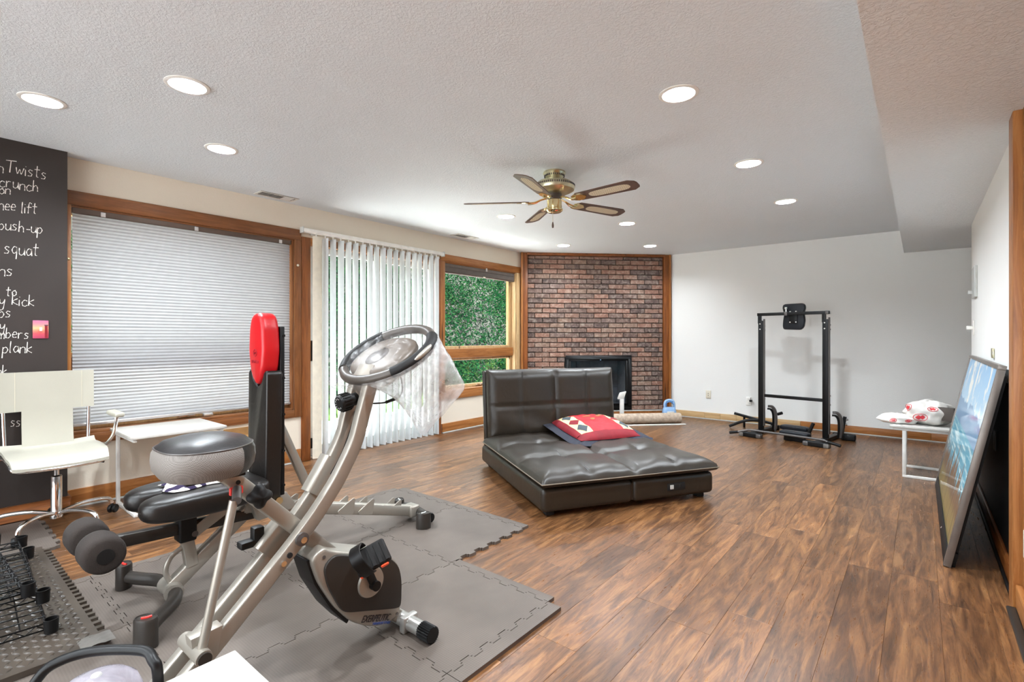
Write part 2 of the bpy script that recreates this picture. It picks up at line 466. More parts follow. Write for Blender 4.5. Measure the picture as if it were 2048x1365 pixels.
film('plastic_film', (0.97, 0.97, 0.97, 1), (0.9, 0.9, 0.9, 1), 0.42)
film('film_tight', (0.98, 0.97, 0.96, 1), (0.9, 0.88, 0.86, 1), 0.05, 0.28, 0.16)
film('clear_lavender', (0.86, 0.84, 0.9, 1), (0.82, 0.78, 0.86, 1), 0.55, 0.1)
film('clear_bin', (0.86, 0.9, 0.9, 1), (0.6, 0.66, 0.66, 1), 0.4, 0.1)
def translucent(name, col, fac, rough=0.8):
    t = NT(name); d = t.n('ShaderNodeBsdfDiffuse'); tl = t.n('ShaderNodeBsdfTranslucent')
    v = t.coord(); n = t.noise(v, 20, 4, 0.6)
    c = t.ramp(n, [(0.3, tuple(x*0.94 for x in col[:3])+(1,)), (0.7, col)])
    t.l(c, d.inputs[0]); t.l(c, tl.inputs[0])
    m = t.n('ShaderNodeMixShader'); m.inputs[0].default_value = fac; t.l(d.outputs[0], m.inputs[1]); t.l(tl.outputs[0], m.inputs[2]); t.l(m.outputs[0], t.out.inputs[0])
translucent('shade_cell', (0.42, 0.42, 0.425, 1), 0.17)
translucent('vane_vinyl', (0.64, 0.66, 0.67, 1), 0.12)
def emit(name, col, st):
    t = NT(name); e = t.n('ShaderNodeEmission'); e.inputs[0].default_value = col; e.inputs[1].default_value = st; t.l(e.outputs[0], t.out.inputs[0])
emit('lamp_glow', LAMP_COL + (1,), 6.0)
# ------------------------------------------------------------------ room shell
SQ = math.sqrt(0.5)
AX, AY = -4.56, 5.79                    # left foot of the angled brick wall
def struct(mb, name, mat, label, **k): return mb.build(name, mat, kind='structure', label=label, **k)

LIGHTS = [(-3.58,0.478),(-2.81,0.903),(-3.583,1.35),(-0.958,2.525),(-0.952,3.85),(-0.954,5.142),(-3.307,3.957),(-2.484,5.037),(-3.745,5.697),(-2.851,6.474)]
ADDED_LIGHTS = [(-0.955,1.18),(-0.955,-0.3),(-2.3,-0.9),(-3.6,-1.6),(-0.955,-1.9),(-2.3,-2.3)]  # extra lights out of view, added to even out the room's brightness
def ceiling():
    bm = bmesh.new(); edges = []
    def loop(pts):
        vs_ = [bm.verts.new((x, y, H)) for x, y in pts]
        for i in range(len(vs_)): edges.append(bm.edges.new((vs_[i], vs_[(i+1) % len(vs_)])))
    loop([(XL-0.15,-3.1),(-0.13,-3.1),(-0.13,YR+0.1),(-3.05,YR+0.1),(XL-0.15,AY-0.05)])
    for x, y in LIGHTS + ADDED_LIGHTS:
        loop([(x+0.083*math.cos(a*PI/16), y+0.083*math.sin(a*PI/16)) for a in range(32)])
    bmesh.ops.triangle_fill(bm, use_beauty=True, use_dissolve=False, edges=edges)
    mb = MB().bm(bm)
    o = struct(mb, 'ceiling', 'ceiling_stomp', 'white stomp-textured ceiling over the whole room')
    # upper closure well above the lamp cans
    MB().box(XL-0.15, 2.0, -3.1, YR+0.1, H+0.22, H+0.26).build('ceiling_deck', 'matte_black', o)
ceiling()
struct(MB().box(-0.143, 1.7, -3.1, YR, SOF, H+0.2), 'ceiling_soffit', 'soffit_stomp', 'lowered stomp-textured soffit along the right wall')

# floor with single planks
fl = struct(MB().box(XL-0.2, 1.7, -3.1, YR+0.1, -0.06, -0.009), 'floor', 'floor_gap', 'brown hand-scraped wood plank floor')
PW, PL = 0.178, 1.22
pm = MB(); pm.box(-PW/2+.0002, PW/2-.0002, -PL/2+.0003, PL/2-.0003, -0.009, 0.0)
pl0 = pm.build('plank', 'floor_wood', fl, bevel=0.0008, seg=1, smooth=0)
first = True
ncol = int((0.36 - XL) / PW) + 1
rest = MB()
for c in range(ncol):
    x = XL + PW*(c+0.5)
    ymax = min(YR, x + 10.28) 
    y = -0.35 - uni(0, PL)
    while y < ymax:
        y1 = min(y + PL, ymax)
        if y1 - y > 0.02:
            if first: pl0.location = (x, (y+y1)/2, 0); pl0.scale = (1, (y1-y)/PL, 1); first = False
            else: inst(pl0, 'plank', (x, (y+y1)/2, 0), fl, scale=(1, (y1-y)/PL, 1))
        y += PL
c2 = XL + PW*ncol
rest.box(XL, c2, -3.1, -1.57, -0.009, 0); rest.box(c2, 1.7, -3.1, YR, -0.009, 0)
rest.build('plank_field', 'floor_wood', fl, kind='stuff')

# walls
W1 = (0.62, 2.345, 0.50, 2.105); DR = (2.455, 4.20, 0.0, 2.12); W3 = (4.26, 5.68, 0.50, 2.125)
wl = MB(); XO = XL - 0.15
wl.box(XO, XL, -3.1, W1[0], 0, H); wl.box(XO, XL, W1[0], W1[1], 0, W1[2]); wl.box(XO, XL, W1[0], W1[1], W1[3], H)
wl.box(XO, XL, W1[1], DR[0], 0, H); wl.box(XO, XL, DR[0], DR[1], DR[3], H); wl.box(XO, XL, DR[1], W3[0], 0, H)
wl.box(XO, XL, W3[0], W3[1], 0, W3[2]); wl.box(XO, XL, W3[0], W3[1], W3[3], H); wl.box(XO, XL, W3[1], AY+0.02, 0, H)
struct(wl, 'wall_left', 'wall_cream', 'cream plaster wall with the windows and sliding door')
struct(MB().box(-3.02, 1.7, YR, YR+0.1, 0, H), 'wall_rear', 'wall_paint', 'plain white rear wall behind the exercise tower')
struct(MB().box(XR, XR+0.12, 3.1, 5.92, 0, SOF), 'wall_right', 'wall_paint', 'white partition wall on the right, ending short of the rear wall')
struct(MB().box(1.6, 1.7, -3.1, YR, 0, SOF), 'wall_hall', 'wall_paint', 'white hall wall beyond the partition')
m = MB(); m.box(XO, -4.2, -3.2, -3.1, 0, H); m.box(0.2, 1.7, -3.2, -3.1, 0, H); m.box(-4.2, 0.2, -3.2, -3.1, 2.25, H); m.box(-4.2, 0.2, -3.2, -3.1, 0, 0.1)  # the wide unglazed opening is added, out of view, to let in fill daylight
struct(m, 'wall_near', 'wall_paint', 'white wall at the near end of the room with an added wide opening for daylight')
struct(MB().box(XR-0.006, XR, 3.18, 5.915, 0.0, 0.95), 'wall_right_panel', 'blackwall', 'black lower part of the partition behind the leaning picture')  # thin sheet in one even black over the lower wall
# wood panelling on the near stretch of the right wall
pnl = struct(MB().box(XR+0.012, XR+0.1, -3.1, 3.05, 0, SOF), 'wall_panelling', 'cedar_z', 'orange knotty pine board panelling beside the wooden casing')
b0 = MB().box(XR-0.008, XR+0.012, -0.069, 0.069, 0, SOF).build('board', 'pine_z', pnl, bevel=0.004, seg=1)
b0.location = (0, 2.98, 0)
for i in range(1, 14): inst(b0, 'board', (0, 2.98-0.14*i, 0), pnl)
struct(MB().box(0.312, XR+0.03, 3.05, 3.175, 0, SOF), 'trim_1', 'pine_z', 'knotty pine corner casing between panelling and white wall', bevel=0.004)
struct(MB().box(XR-0.03, XR-0.008, -3.0, 3.045, 0.018, 0.115), 'baseboard_panelling', 'pine_y', 'pine baseboard under the board panelling', bevel=0.003)
struct(MB().box(0.29, 0.322, -3.0, 3.045, 0, 0.018), 'trim_2', 'dark_bronze', 'dark floor strip along the panelling', bevel=0.006)
struct(MB().box(XR-0.022, XR-0.0065, 3.18, 5.92, 0.0, 0.10), 'baseboard_right', 'cedar_y', 'brown baseboard along the partition', bevel=0.003)
struct(MB().box(XR-0.036, XR-0.0225, 3.18, 5.92, 0.0, 0.018), 'trim_3', 'satin_black', 'dark shoe moulding along the partition', bevel=0.004)

# baseboards
def base(name, mat, label, *boxes):
    m = MB()
    for b in boxes: m.box(*b)
    return struct(m, name, mat, label, bevel=0.003)
base('baseboard_left', 'pine_y', 'knotty pine baseboard below the wide shaded window', (XL, XL+0.02, 0.717, 2.405, 0.014, 0.125))
base('baseboard_corner', 'pine_y', 'knotty pine baseboard below the hedge window', (XL, XL+0.02, 4.215, AY-0.02, 0.014, 0.115))
br = MB()
xs = [-2.93, -2.42, -2.20, -1.98, -1.2, 0.1, 1.6]
rb = struct(MB().box(-2.93, 1.6, YR-0.004, YR, 0.012, 0.09), 'baseboard_rear', 'pine_x', 'pine baseboard of several lengths along the rear wall')
for i in range(len(xs)-1):
    MB().box(xs[i]+.001, xs[i+1]-.001, YR-0.02, YR-0.004, 0.012, 0.095).build('baseboard_length', 'lightpine_x' if i < 4 else 'pine_x', rb, bevel=0.002)
base('trim_4', 'grey_plastic', 'thin pale gap strip below the rear baseboard', (-2.93, 1.6, YR-0.03, YR-0.02, 0, 0.012))
base('trim_5', 'grey_plastic', 'thin pale gap strip below the left baseboards', (XL+.02, XL+0.03, 0.717, 2.405, 0, 0.014), (XL+.02, XL+0.03, 4.215, AY-.02, 0, 0.014))

# chalkboard wall section, proud of the window wall
XB = -4.446
wb = struct(MB().box(XL, XB, -3.0, 0.717, 0, H), 'wall_chalkboard', 'chalkboard', 'black chalkboard wall with handwritten exercise list')
base('baseboard_chalkboard', 'cedar_y', 'brown baseboard below the chalkboard wall', (XB, XB+0.02, -3.0, 0.717, 0.014, 0.115), (XL+.02, XB+.02, 0.717, 0.733, 0.014, 0.115))
G = {  # stroke letters, unit x-height
 'n':[[(0,1),(0,0)],[(0,.7),(.2,.98),(.42,.95),(.5,.7),(.52,0)]], 'T':[[(-.1,1.75),(.9,1.85)],[(.38,1.8),(.34,0)]],
 'w':[[(0,1),(.15,.05),(.35,.75),(.52,.05),(.75,1)]], 'i':[[(0,.95),(.03,0)],[(0,1.4),(.02,1.45)]],
 's':[[(.42,.88),(.2,1),(.05,.8),(.2,.55),(.4,.35),(.3,.05),(0,.05)]], 't':[[(.2,1.7),(.2,.15),(.38,0)],[(-.05,1.1),(.48,1.15)]],
 'c':[[(.5,.85),(.25,1),(.03,.6),(.12,.1),(.35,0),(.55,.2)]], 'r':[[(0,1),(.03,0)],[(.02,.6),(.18,.95),(.42,.95)]],
 'u':[[(0,1),(.04,.2),(.22,0),(.45,.25),(.5,1)],[(.5,1),(.55,0)]], 'h':[[(0,1.8),(.02,0)],[(.02,.6),(.25,.98),(.45,.7),(.5,0)]],
 'o':[[(.25,1),(.03,.7),(.06,.2),(.28,0),(.5,.3),(.46,.8),(.25,1),(.4,1.05)]], 'e':[[(.05,.5),(.48,.6),(.4,.95),(.18,.98),(.03,.5),(.15,.05),(.5,.1)]],
 'l':[[(.05,1.8),(.05,.1),(.15,0)]], 'f':[[(.5,1.6),(.3,1.8),(.18,1.4),(.16,0)],[(-.05,1),(.5,1.05)]],
 'p':[[(0,1),(0,-.75)],[(0,.75),(.25,1),(.48,.6),(.3,.08),(0,.15)]], '-':[[(.1,.55),(.5,.58)]],
 'q':[[(.46,.85),(.22,1),(.03,.5),(.2,.03),(.45,.3),(.48,1)],[(.48,1),(.46,-.75)]], 'a':[[(.46,.85),(.22,1),(.03,.5),(.2,.03),(.45,.3),(.48,1)],[(.48,1),(.55,0)]],
 'k':[[(0,1.8),(.02,0)],[(.5,1),(.05,.5),(.55,0)]], 'y':[[(0,1),(.1,.4),(.3,.35),(.48,.9)],[(.48,1),(.42,-.4),(.2,-.75),(0,-.5)]],
 'm':[[(0,1),(0,0)],[(0,.7),(.17,.98),(.3,.8),(.3,0)],[(.3,.7),(.48,.98),(.62,.8),(.62,0)]], 'b':[[(0,1.8),(0,0)],[(0,.7),(.25,.95),(.48,.5),(.28,.02),(0,.1)]], ' ':[]}
GW = {'T':.95,'m':.85,'w':.95,'i':.28,'l':.38,' ':.55,'-':.65}
def ribbon(mb, pts, wd, x):
    pts = smoothpath([(0,)+tuple(p) for p in pts], 4) if len(pts) > 2 else [V((0,)+tuple(p)) for p in pts]
    L, Rr = [], []
    for i, p in enumerate(pts):
        t = pts[min(i+1, len(pts)-1)] - pts[max(i-1, 0)]
        if t.length < 1e-9: t = V((0,1,0))
        t.normalize(); n = V((0, -t.z, t.y)); w = wd*(0.42+0.2*math.sin(i*1.7))
        L.append(p+n*w); Rr.append(p-n*w)
    n = len(pts)
    mb.add([(x, p.y, p.z) for p in L] + [(x, p.y, p.z) for p in Rr], [(i, i+1, n+i+1, n+i) for i in range(n-1)])
WORDS = [("n",0.381,0.420,2.212,0.039),("Twists",0.425,0.618,2.220,0.042),("crunch",0.394,0.577,2.125,0.039),("on",0.394,0.449,2.082,0.033),
 ("nee lift",0.392,0.572,1.981,0.039),("push-up",0.392,0.598,1.856,0.039),("squat",0.416,0.581,1.709,0.045),("ns",0.392,0.461,1.568,0.042),
 ("to",0.425,0.476,1.441,0.033),("y kick",0.394,0.558,1.385,0.039),("ps",0.392,0.452,1.307,0.039),("y",0.396,0.425,1.229,0.039),("mbers",0.390,0.534,1.176,0.036),
 ("plank",0.409,0.548,1.083,0.039),("nk",0.385,0.431,0.941,0.039),("ro",0.392,0.447,0.884,0.036),("w",0.394,0.431,0.728,0.039),("ss",0.445,0.495,0.614,0.036),("n",0.390,0.425,0.447,0.039)]
for w, y0, y1, z, xh in WORDS:
    tot = sum(GW.get(ch, .7) for ch in w); sc = (y1-y0)/tot; y = y0; mb = MB()
    for ch in w:
        for st in G[ch]:
            ribbon(mb, [(y+px*sc*1.05+py*sc*0.06, z+py*xh+0.004*math.sin(y*60)) for px, py in st], 0.0042, XB+0.0012)
        y += GW.get(ch, .7)*sc
    mb.build('chalk_word', 'chalk', wb, label='white chalk handwriting "%s"' % w)

# ------------------------------------------------------------------ angled brick wall with fireplace
MBK = Matrix(((SQ, SQ, 0, AX), (SQ, -SQ, 0, AY), (0, 0, 1, 0), (0, 0, 0, 1)))   # local: x along wall, y out into the room, z up
BL = 2.277
def brickmb():
    m = MB(); m.M = MBK; return m
FX0, FX1, FZ0, FZ1 = 0.67, 1.68, 0.10, 0.912     # fireplace frame outer
m = brickmb(); D = -0.03
m.box(-0.15, FX0+.04, -0.16, D, 0, H); m.box(FX1-.04, BL+0.15, -0.16, D, 0, H); m.box(FX0+.04, FX1-.04, -0.16, D, FZ1-.04, H); m.box(FX0+.04, FX1-.04, -0.16, D, 0, FZ0+.02)
wbk = struct(m, 'wall_brick', 'mortar', 'angled corner wall of red, brown and charcoal bricks')
def brickmesh(seed):
    random.seed(seed)
    bm = bmesh.new(); bmesh.ops.create_cube(bm, size=1)
    for v in bm.verts: v.co = V((v.co.x*0.213, (v.co.y-0.5)*0.033, v.co.z*0.0625))
    bmesh.ops.bevel(bm, geom=[e for e in bm.edges if all(v.co.y > -0.01 for v in e.verts)], offset=0.004, segments=1, affect='EDGES')
    for v in bm.verts: v.co += V((uni(-.0016,.0016), uni(-.002,.003), uni(-.0016,.0016)))
    mb = MB().bm(bm); o = mb.build('brick', 'brick_clay', wbk); me = o.data; bpy.data.objects.remove(o); return me
BM = [brickmesh(i) for i in range(5)]
random.seed(11)
z = 0.085; row = 0; RHT = 0.0728; BWD = 0.2235
ang = math.atan2(SQ, SQ)
def setm(o, M): o.matrix_local = M
nb = 0
while z < 2.385:
    s = 0.10 - (0.5*BWD if row % 2 else 0)
    hgt = min(RHT, 2.392 - z)
    while s < 2.175:
        a, b = max(s, 0.102), min(s+BWD, 2.173)
        zc = z + hgt/2
        segs = [(a, b)]
        if FZ0-0.02 < zc < FZ1 - 0.005:
            segs = [(a, min(b, FX0-.004)), (max(a, FX1+.004), b)]
        for a1, b1 in segs:
            if b1 - a1 > 0.02:
                o = bpy.data.objects.new('brick', random.choice(BM)); COL.objects.link(o); o.parent = wbk
                sx = (b1-a1-0.0105)/0.213; flip = random.choice((0, PI))
                o.matrix_local = MBK @ T((a1+b1)/2, 0.004*rnd(), zc) @ RY(flip) @ Matrix.Diagonal((sx, 1, max(0.05, (hgt-0.0105)/0.0625), 1)); nb += 1
        s += BWD
    z += RHT; row += 1
# timber surround of the brick wall
for nm, lab, bx in (('trim_6', 'knotty pine post left of the brick wall', (0.0, 0.10, D, 0.05, 0, H-0.004)), ('trim_7', 'knotty pine post right of the brick wall', (2.175, BL, D, 0.05, 0, H-.004))):
    mm = brickmb().box(*bx); o = struct(mm, nm, 'cedar_z', lab, bevel=0.004)
    s0 = bx[0] if nm == 'trim_6' else bx[1]-0.028
    brickmb().box(s0, s0+0.028, 0.05, 0.066, 0, H-.004).build('edge_strip', 'pine_z', o, bevel=0.003)
struct(brickmb().box(0.09, 2.19, D, 0.055, 2.392, H-.002), 'trim_8', 'cedar_x', 'dark pine head board above the brick wall', bevel=0.004)
struct(brickmb().box(0.10, 2.175, D, 0.03, 0.0, 0.072), 'baseboard_brick', 'pine_x', 'pine baseboard below the brick wall', bevel=0.003)
struct(brickmb().box(0.10, 2.175, D, 0.036, 0.072, 0.083), 'trim_9', 'grey_plastic', 'pale ledge strip below the bricks', bevel=0.003)
# fireplace
fp = thing('fireplace', 'black metal framed fireplace with screen in the brick wall', 'fireplace', tuple(MBK @ V(((FX0+FX1)/2, 0, FZ0))))
m = brickmb(); t_ = 0.055
m.box(FX0, FX1, -.03, 0.022, FZ1-t_, FZ1); m.box(FX0, FX1, -.03, 0.022, FZ0, FZ0+t_); m.box(FX0, FX0+t_, -.03, 0.022, FZ0+t_, FZ1-t_); m.box(FX1-t_, FX1, -.03, 0.022, FZ0+t_, FZ1-t_)
m.build('frame', 'black_metal', fp, bevel=0.003)
m = brickmb(); i0, i1, j0, j1 = FX0+t_, FX1-t_, FZ0+t_, FZ1-t_
for a in ((i0, i1, -.02, 0.008, j1-.03, j1), (i0, i1, -.02, 0.008, j0, j0+.03), (i0, i0+.03, -.02, 0.008, j0+.03, j1-.03), (i1-.03, i1, -.02, 0.008, j0+.03, j1-.03)): m.box(*a)
m.build('inner_frame', 'satin_black', fp, bevel=0.002)
m = brickmb(); dp = -0.50
m.box(i0, i1, dp-.02, dp, j0, j1); m.box(i0-.02, i0, dp, -.16, j0, j1); m.box(i1, i1+.02, dp, -.16, j0, j1); m.box(i0, i1, dp, -.16, j0-.02, j0); m.box(i0, i1, dp, -.16, j1, j1+.02)
m.build('firebox', 'firebrick', fp)
for k in range(4):
    for q in range(3):
        x0 = i0+.004+k*(i1-i0)/4; z0 = j0+.004+q*(j1-j0)/3
        brickmb().box(x0, x0+(i1-i0)/4-.008, dp, dp+.012, z0, z0+(j1-j0)/3-.008).build('firebrick_panel', 'firebrick', fp, bevel=0.003)
brickmb().box(i0+.03, i1-.03, -0.004, -0.001, j0+.03, j1-.03).build('glass_door', 'pane_glass', fp)
brickmb().box((i0+i1)/2+.02, (i0+i1)/2+.035, 0.008, 0.02, j1-.02, j1-.008).build('latch', 'chrome', fp)

# ------------------------------------------------------------------ windows
def window(name, label, op, rail, casing, mat_c):
    y0, y1, z0, z1 = op
    t = thing(name, label, 'window', (XL, (y0+y1)/2, z0), kind='structure')
    for bx, mt in casing:
        MB().box(*bx).build('casing_board', mt, t, bevel=0.004)
    d0, d1 = XL-0.12, XL+0.002      # jamb liners
    m = MB(); m.box(d0, d1, y0, y0+.018, z0, z1); m.box(d0, d1, y1-.018, y1, z0, z1); m.build('jamb', mat_c[1], t, bevel=0.002)
    m = MB(); m.box(d0, d1, y0+.018, y1-.018, z1-.018, z1); m.build('head_jamb', mat_c[0], t, bevel=0.002)
    m = MB(); m.box(d0, d1+.012, y0+.018, y1-.018, z0, z0+.022); m.build('sill', mat_c[0], t, bevel=0.003)
    a, b, c, d = y0+.018, y1-.018, z0+.022, z1-.018
    w = 0.055
    def sash(c0, d0_, mt, nm):
        m = MB(); X0, X1 = XL-0.125, XL-0.075
        m.box(X0, X1, a, a+w, c0, d0_); m.box(X0, X1, b-w, b, c0, d0_); m.box(X0, X1, a+w, b-w, c0, c0+w*.8); m.box(X0, X1, a+w, b-w, d0_-w*.8, d0_)
        s = m.build(nm, mt, t, bevel=0.003)
        MB().box(XL-0.102, XL-0.098, a+w-.005, b-w+.005, c0+w*.8-.005, d0_-w*.8+.005).build('pane', 'pane_glass', s)
    sash(rail[1]-.01, d, 'lightpine_z', 'upper_sash'); sash(c, rail[0]+.01, 'lightpine_z', 'lower_sash')
    MB().box(XL-0.125, XL-0.04, a, b, rail[0], rail[1]).build('transom_rail', mat_c[0], t, bevel=0.006)
    m = MB(); yc = (a+b)/2; m.rbox(XL-.075, XL-.06, yc-.06, yc+.06, c+.012, c+.03, .004); m.tube([(XL-.06, yc, c+.02), (XL-.045, yc-.01, c+.026), (XL-.04, yc-.07, c+.03)], .006, 8)
    m.build('crank_handle', 'chrome', t, smooth=40)
    return t
c1 = [((XL, XL+.02, W1[0], W1[1]+.066, W1[3]-.005, W1[3]+.095), 'oak_y'), ((XL, XL+.02, W1[1], W1[1]+.066, W1[2]-.07, W1[3]-.005), 'oak_z'),
      ((XL, XL+.02, W1[0]+.1, W1[1], W1[2]-.07, W1[2]+.002), 'oak_y'), ((XL, XL+.022, 0.717, 0.752, W1[2]-.07, W1[3]-.005), 'pine_z')]
window('window_1', 'wide wood-cased window behind the pleated shade', W1, (0.94, 1.04), c1, ('oak_y', 'oak_z'))
c3 = [((XL, XL+.02, 4.19, 5.775, W3[3]-.005, W3[3]+.085), 'pine_y'), ((XL, XL+.02, W3[1], 5.775, W3[2]-.09, W3[3]-.005), 'lightpine_z'), ((XL, XL+.02, 4.19, W3[0], W3[2]-.09, W3[3]-.005), 'pine_z'),
      ((XL, XL+.024, W3[0], W3[1], W3[2]-.09, W3[2]+.002), 'pine_y')]
window('window_2', 'wood-cased window looking out on green shrubs', W3, (0.915, 1.035), c3, ('pine_y', 'lightpine_z'))
# screw caps on the casing
for y, z, lab in ((0.735, 1.72, 'brass screw cap on the casing beside the chalkboard'), (2.375, 1.86, 'pale screw cap on the casing beside the sliding door')):
    m = MB(); m.M = T(XL+.0215, y, z) @ RY(PI/2); m.lathe([(0.012, 0), (0.010, 0.005), (0.004, 0.008)], 14, cap0=True, cap1=True)
    m.build('screw_cap', 'brass' if y < 1 else 'ivory_plastic', None, smooth=40, label=lab, cat='screw cap', origin=(XL+.0215, y, z))
# sliding door
d = thing('door_1', 'white-framed sliding glass patio door behind the vertical blind', 'door', (XL, 3.33, 0), kind='structure')
y0, y1, z0, z1 = DR
MB().box(XL-.14, XL+.018, y0-.04, y0+.05, 0, z1+.02).build('door_jamb', 'cedar_z', d, bevel=0.004)
MB().box(XL-.14, XL+.018, y1-.05, y1+.0, 0, z1+.02).build('door_jamb', 'cedar_z', d, bevel=0.004)
MB().box(XL-.14, XL+.018, y0+.05, y1-.05, z1-.05, z1+.02).build('door_head', 'pine_y', d, bevel=0.004)
MB().box(XL-.15, XL-.01, y0+.05, y1-.05, -0.009, 0.025).build('door_track', 'alu', d, bevel=0.004)
def panel(ya, yb, xx):
    m = MB(); w = 0.06
    m.box(xx-.02, xx+.02, ya, ya+w, .025, z1-.05); m.box(xx-.02, xx+.02, yb-w, yb, .025, z1-.05); m.box(xx-.02, xx+.02, ya+w, yb-w, .025, .025+.09); m.box(xx-.02, xx+.02, ya+w, yb-w, z1-.05-w, z1-.05)
    p = m.build('sliding_panel', 'white_paint', d, bevel=0.003)
    MB().box(xx-.003, xx+.003, ya+w-.005, yb-w+.005, .11, z1-.05-w+.005).build('pane', 'pane_glass', p)
    return p
pa = panel(y0+.05, 3.36, XL-.06); pb = panel(3.30, y1-.05, XL-.105)
MB().rbox(XL-.04, XL-.02, y0+.065, y0+.095, 0.10, 0.2, .006).build('door_lock', 'satin_black', pa, smooth=40)
MB().rbox(XL-.04, XL-.01, y0+.065, y0+.095, 0.95, 1.15, .008).build('door_handle', 'satin_black', pa, smooth=40)

# vertical blind
vb = thing('vertical_blind', 'white vertical blind with turned vanes over the sliding door', 'blind', (XL+.07, 3.3, 0.02))
MB().box(XL+.03, XL+.085, 2.40, 4.185, 2.175, 2.212).build('headrail', 'white_plastic', vb, bevel=0.004)
MB().box(XL+.028, XL+.088, 2.388, 2.40, 2.165, 2.222).build('end_cap', 'grey_plastic', vb, bevel=0.003)
MB().box(XL+.028, XL+.088, 4.185, 4.197, 2.165, 2.222).build('end_cap', 'grey_plastic', vb, bevel=0.003)
MB().box(XL, XL+.03, 2.50, 2.54, 2.165, 2.22).build('wall_bracket', 'alu', vb); MB().box(XL, XL+.03, 4.06, 4.10, 2.165, 2.22).build('wall_bracket', 'alu', vb)
VY = [2.524, 2.631, 2.714, 2.802, 2.887, 2.968, 3.057, 3.143, 3.224, 3.308, 3.393, 3.478, 3.564, 3.649, 3.739, 3.817, 3.905, 3.993, 4.08]
def vane():
    m = MB(); w = 0.089
    def fn(u, v): s = (u-0.5); return (0.007*(1-4*s*s), s*w, 0.022+v*2.125)
    m.grid(fn, 7, 2)
    o = m.build('vane', 'vane_vinyl', None, smooth=60); me = o.data; bpy.data.objects.remove(o); return me
vme = vane(); me2 = vme.copy(); me2.materials.clear(); me2.materials.append(MT['ivory_plastic'])
for i, y in enumerate(VY):
    a = math.radians(-12) if i == 0 else math.radians(-(78 + 14*(i-1)/17) + uni(-2, 2))
    o = inst(me2 if i == 0 else vme, 'vane', (XL+.085 if i == 0 else XL+.062, y+(0 if i else .01), 0), vb, rotz=a)
    m = MB(); m.M = T(XL+.062 if i else XL+.085, y, 0); m.box(-.006, .006, -.004, .004, 2.14, 2.178); m.build('vane_clip', 'white_plastic', vb)

# pleated shade on the wide window
ps = thing('pleated_shade', 'pale grey pleated cellular shade lowered over the wide window', 'window shade', (XL-.03, 1.53, 0.53))
ya, yb = 0.765, 2.318
m = MB(); N = 61; zt, zb = 2.05, 0.575
prof = []
for i in range(2*N+1):
    zz = zt - (zt-zb)*i/(2*N); prof.append((XL-.028 + (0.005 if i % 2 else -0.001), zz))
m.add([(x, ya, z_) for x, z_ in prof] + [(x, yb, z_) for x, z_ in prof], [(i, i+1, len(prof)+i+1, len(prof)+i) for i in range(len(prof)-1)])
m.build('pleated_fabric', 'shade_cell', ps)
MB().rbox(XL-.05, XL-.002, ya-.005, yb+.005, 2.05, 2.095, .006).build('headrail', 'shade_rail', ps, smooth=40)
MB().rbox(XL-.048, XL-.006, ya, yb, 0.553, 0.577, .005).build('bottom_rail', 'alu', ps, smooth=40)
for y in (0.93, 1.53, 2.22): MB().box(XL-.003, XL+.004, y-.014, y+.014, 2.048, 2.08).build('clip', 'alu', ps, bevel=0.002)
m = MB(); m.rbox(XL-.02, XL+.016, 1.58, 1.65, 0.535, 0.553, .004); m.build('pull_handle', 'alu', ps, smooth=40)
# raised shade on the hedge window
rs = thing('raised_shade', 'grey pleated shade stacked up under the head of the hedge window', 'window shade', (XL-.03, 4.97, 2.0))
MB().rbox(XL-.055, XL-.004, W3[0]+.02, W3[1]-.03, 2.062, 2.105, .006).build('headrail', 'shade_grey', rs, smooth=40)
m = MB()
for i in range(7): m.box(XL-.052+.003*(i % 2), XL-.008-.003*(i % 2), W3[0]+.02, W3[1]-.03, 2.008+i*.0075, 2.0145+i*.0075)
m.build('folded_fabric', 'shade_grey', rs)
MB().rbox(XL-.052, XL-.006, W3[0]+.02, W3[1]-.03, 1.985, 2.007, .005).build('bottom_rail', 'shade_rail', rs, smooth=40)
MB().box(XL-.003, XL+.004, 5.03, 5.06, 2.075, 2.118).build('clip', 'alu', rs, bevel=0.002)
MB().rbox(XL-.004, XL+.004, 4.98, 5.02, 1.988, 2.0, .002).build('pull_tab', 'ivory_plastic', rs)

# ------------------------------------------------------------------ outside
GZ = -0.12
struct(MB().box(-7.3, XO, -4, 12, GZ-.1, GZ).box(-7.3, 4, -11, -3.2, GZ-.1, GZ), 'patio', 'concrete', 'pale concrete patio outside the sliding door, with an added slab before the near opening')  # slab before the near opening is added to bounce daylight inside
def hill_z(x, y):
    d = max(0.0, -7.6 - x); return GZ + 1.05*d + 0.25*math.sin(y*0.9)*min(1, d) + 0.15*math.sin(y*2.3+x*1.7)*min(1, d)
m = MB()
m.grid(lambda u, v: (-7.3-8*u, -8+28*v, hill_z(-7.3-8*u, -8+28*v)), 20, 50)
struct(m, 'hillside', 'soil', 'steep planted bank behind the house')
random.seed(5)
lv, lf = [], []
def leaf(p, s, up):
    a = uni(0, 2*PI); t = uni(-0.9, 0.9)
    ax = V((math.cos(a)*math.cos(t), math.sin(a)*math.cos(t), math.sin(t)))
    n = (V((uni(-1,1), uni(-1,1), uni(-.2,1)))).normalized(); b = ax.cross(n)
    if b.length < .1: b = ax.orthogonal()
    b.normalize(); k = len(lv)
    lv.extend([tuple(p - ax*s*.5), tuple(p + b*s*.24 + ax*s*.05), tuple(p + ax*s*.5), tuple(p - b*s*.24 + ax*s*.05)]); lf.append((k, k+1, k+2, k+3))
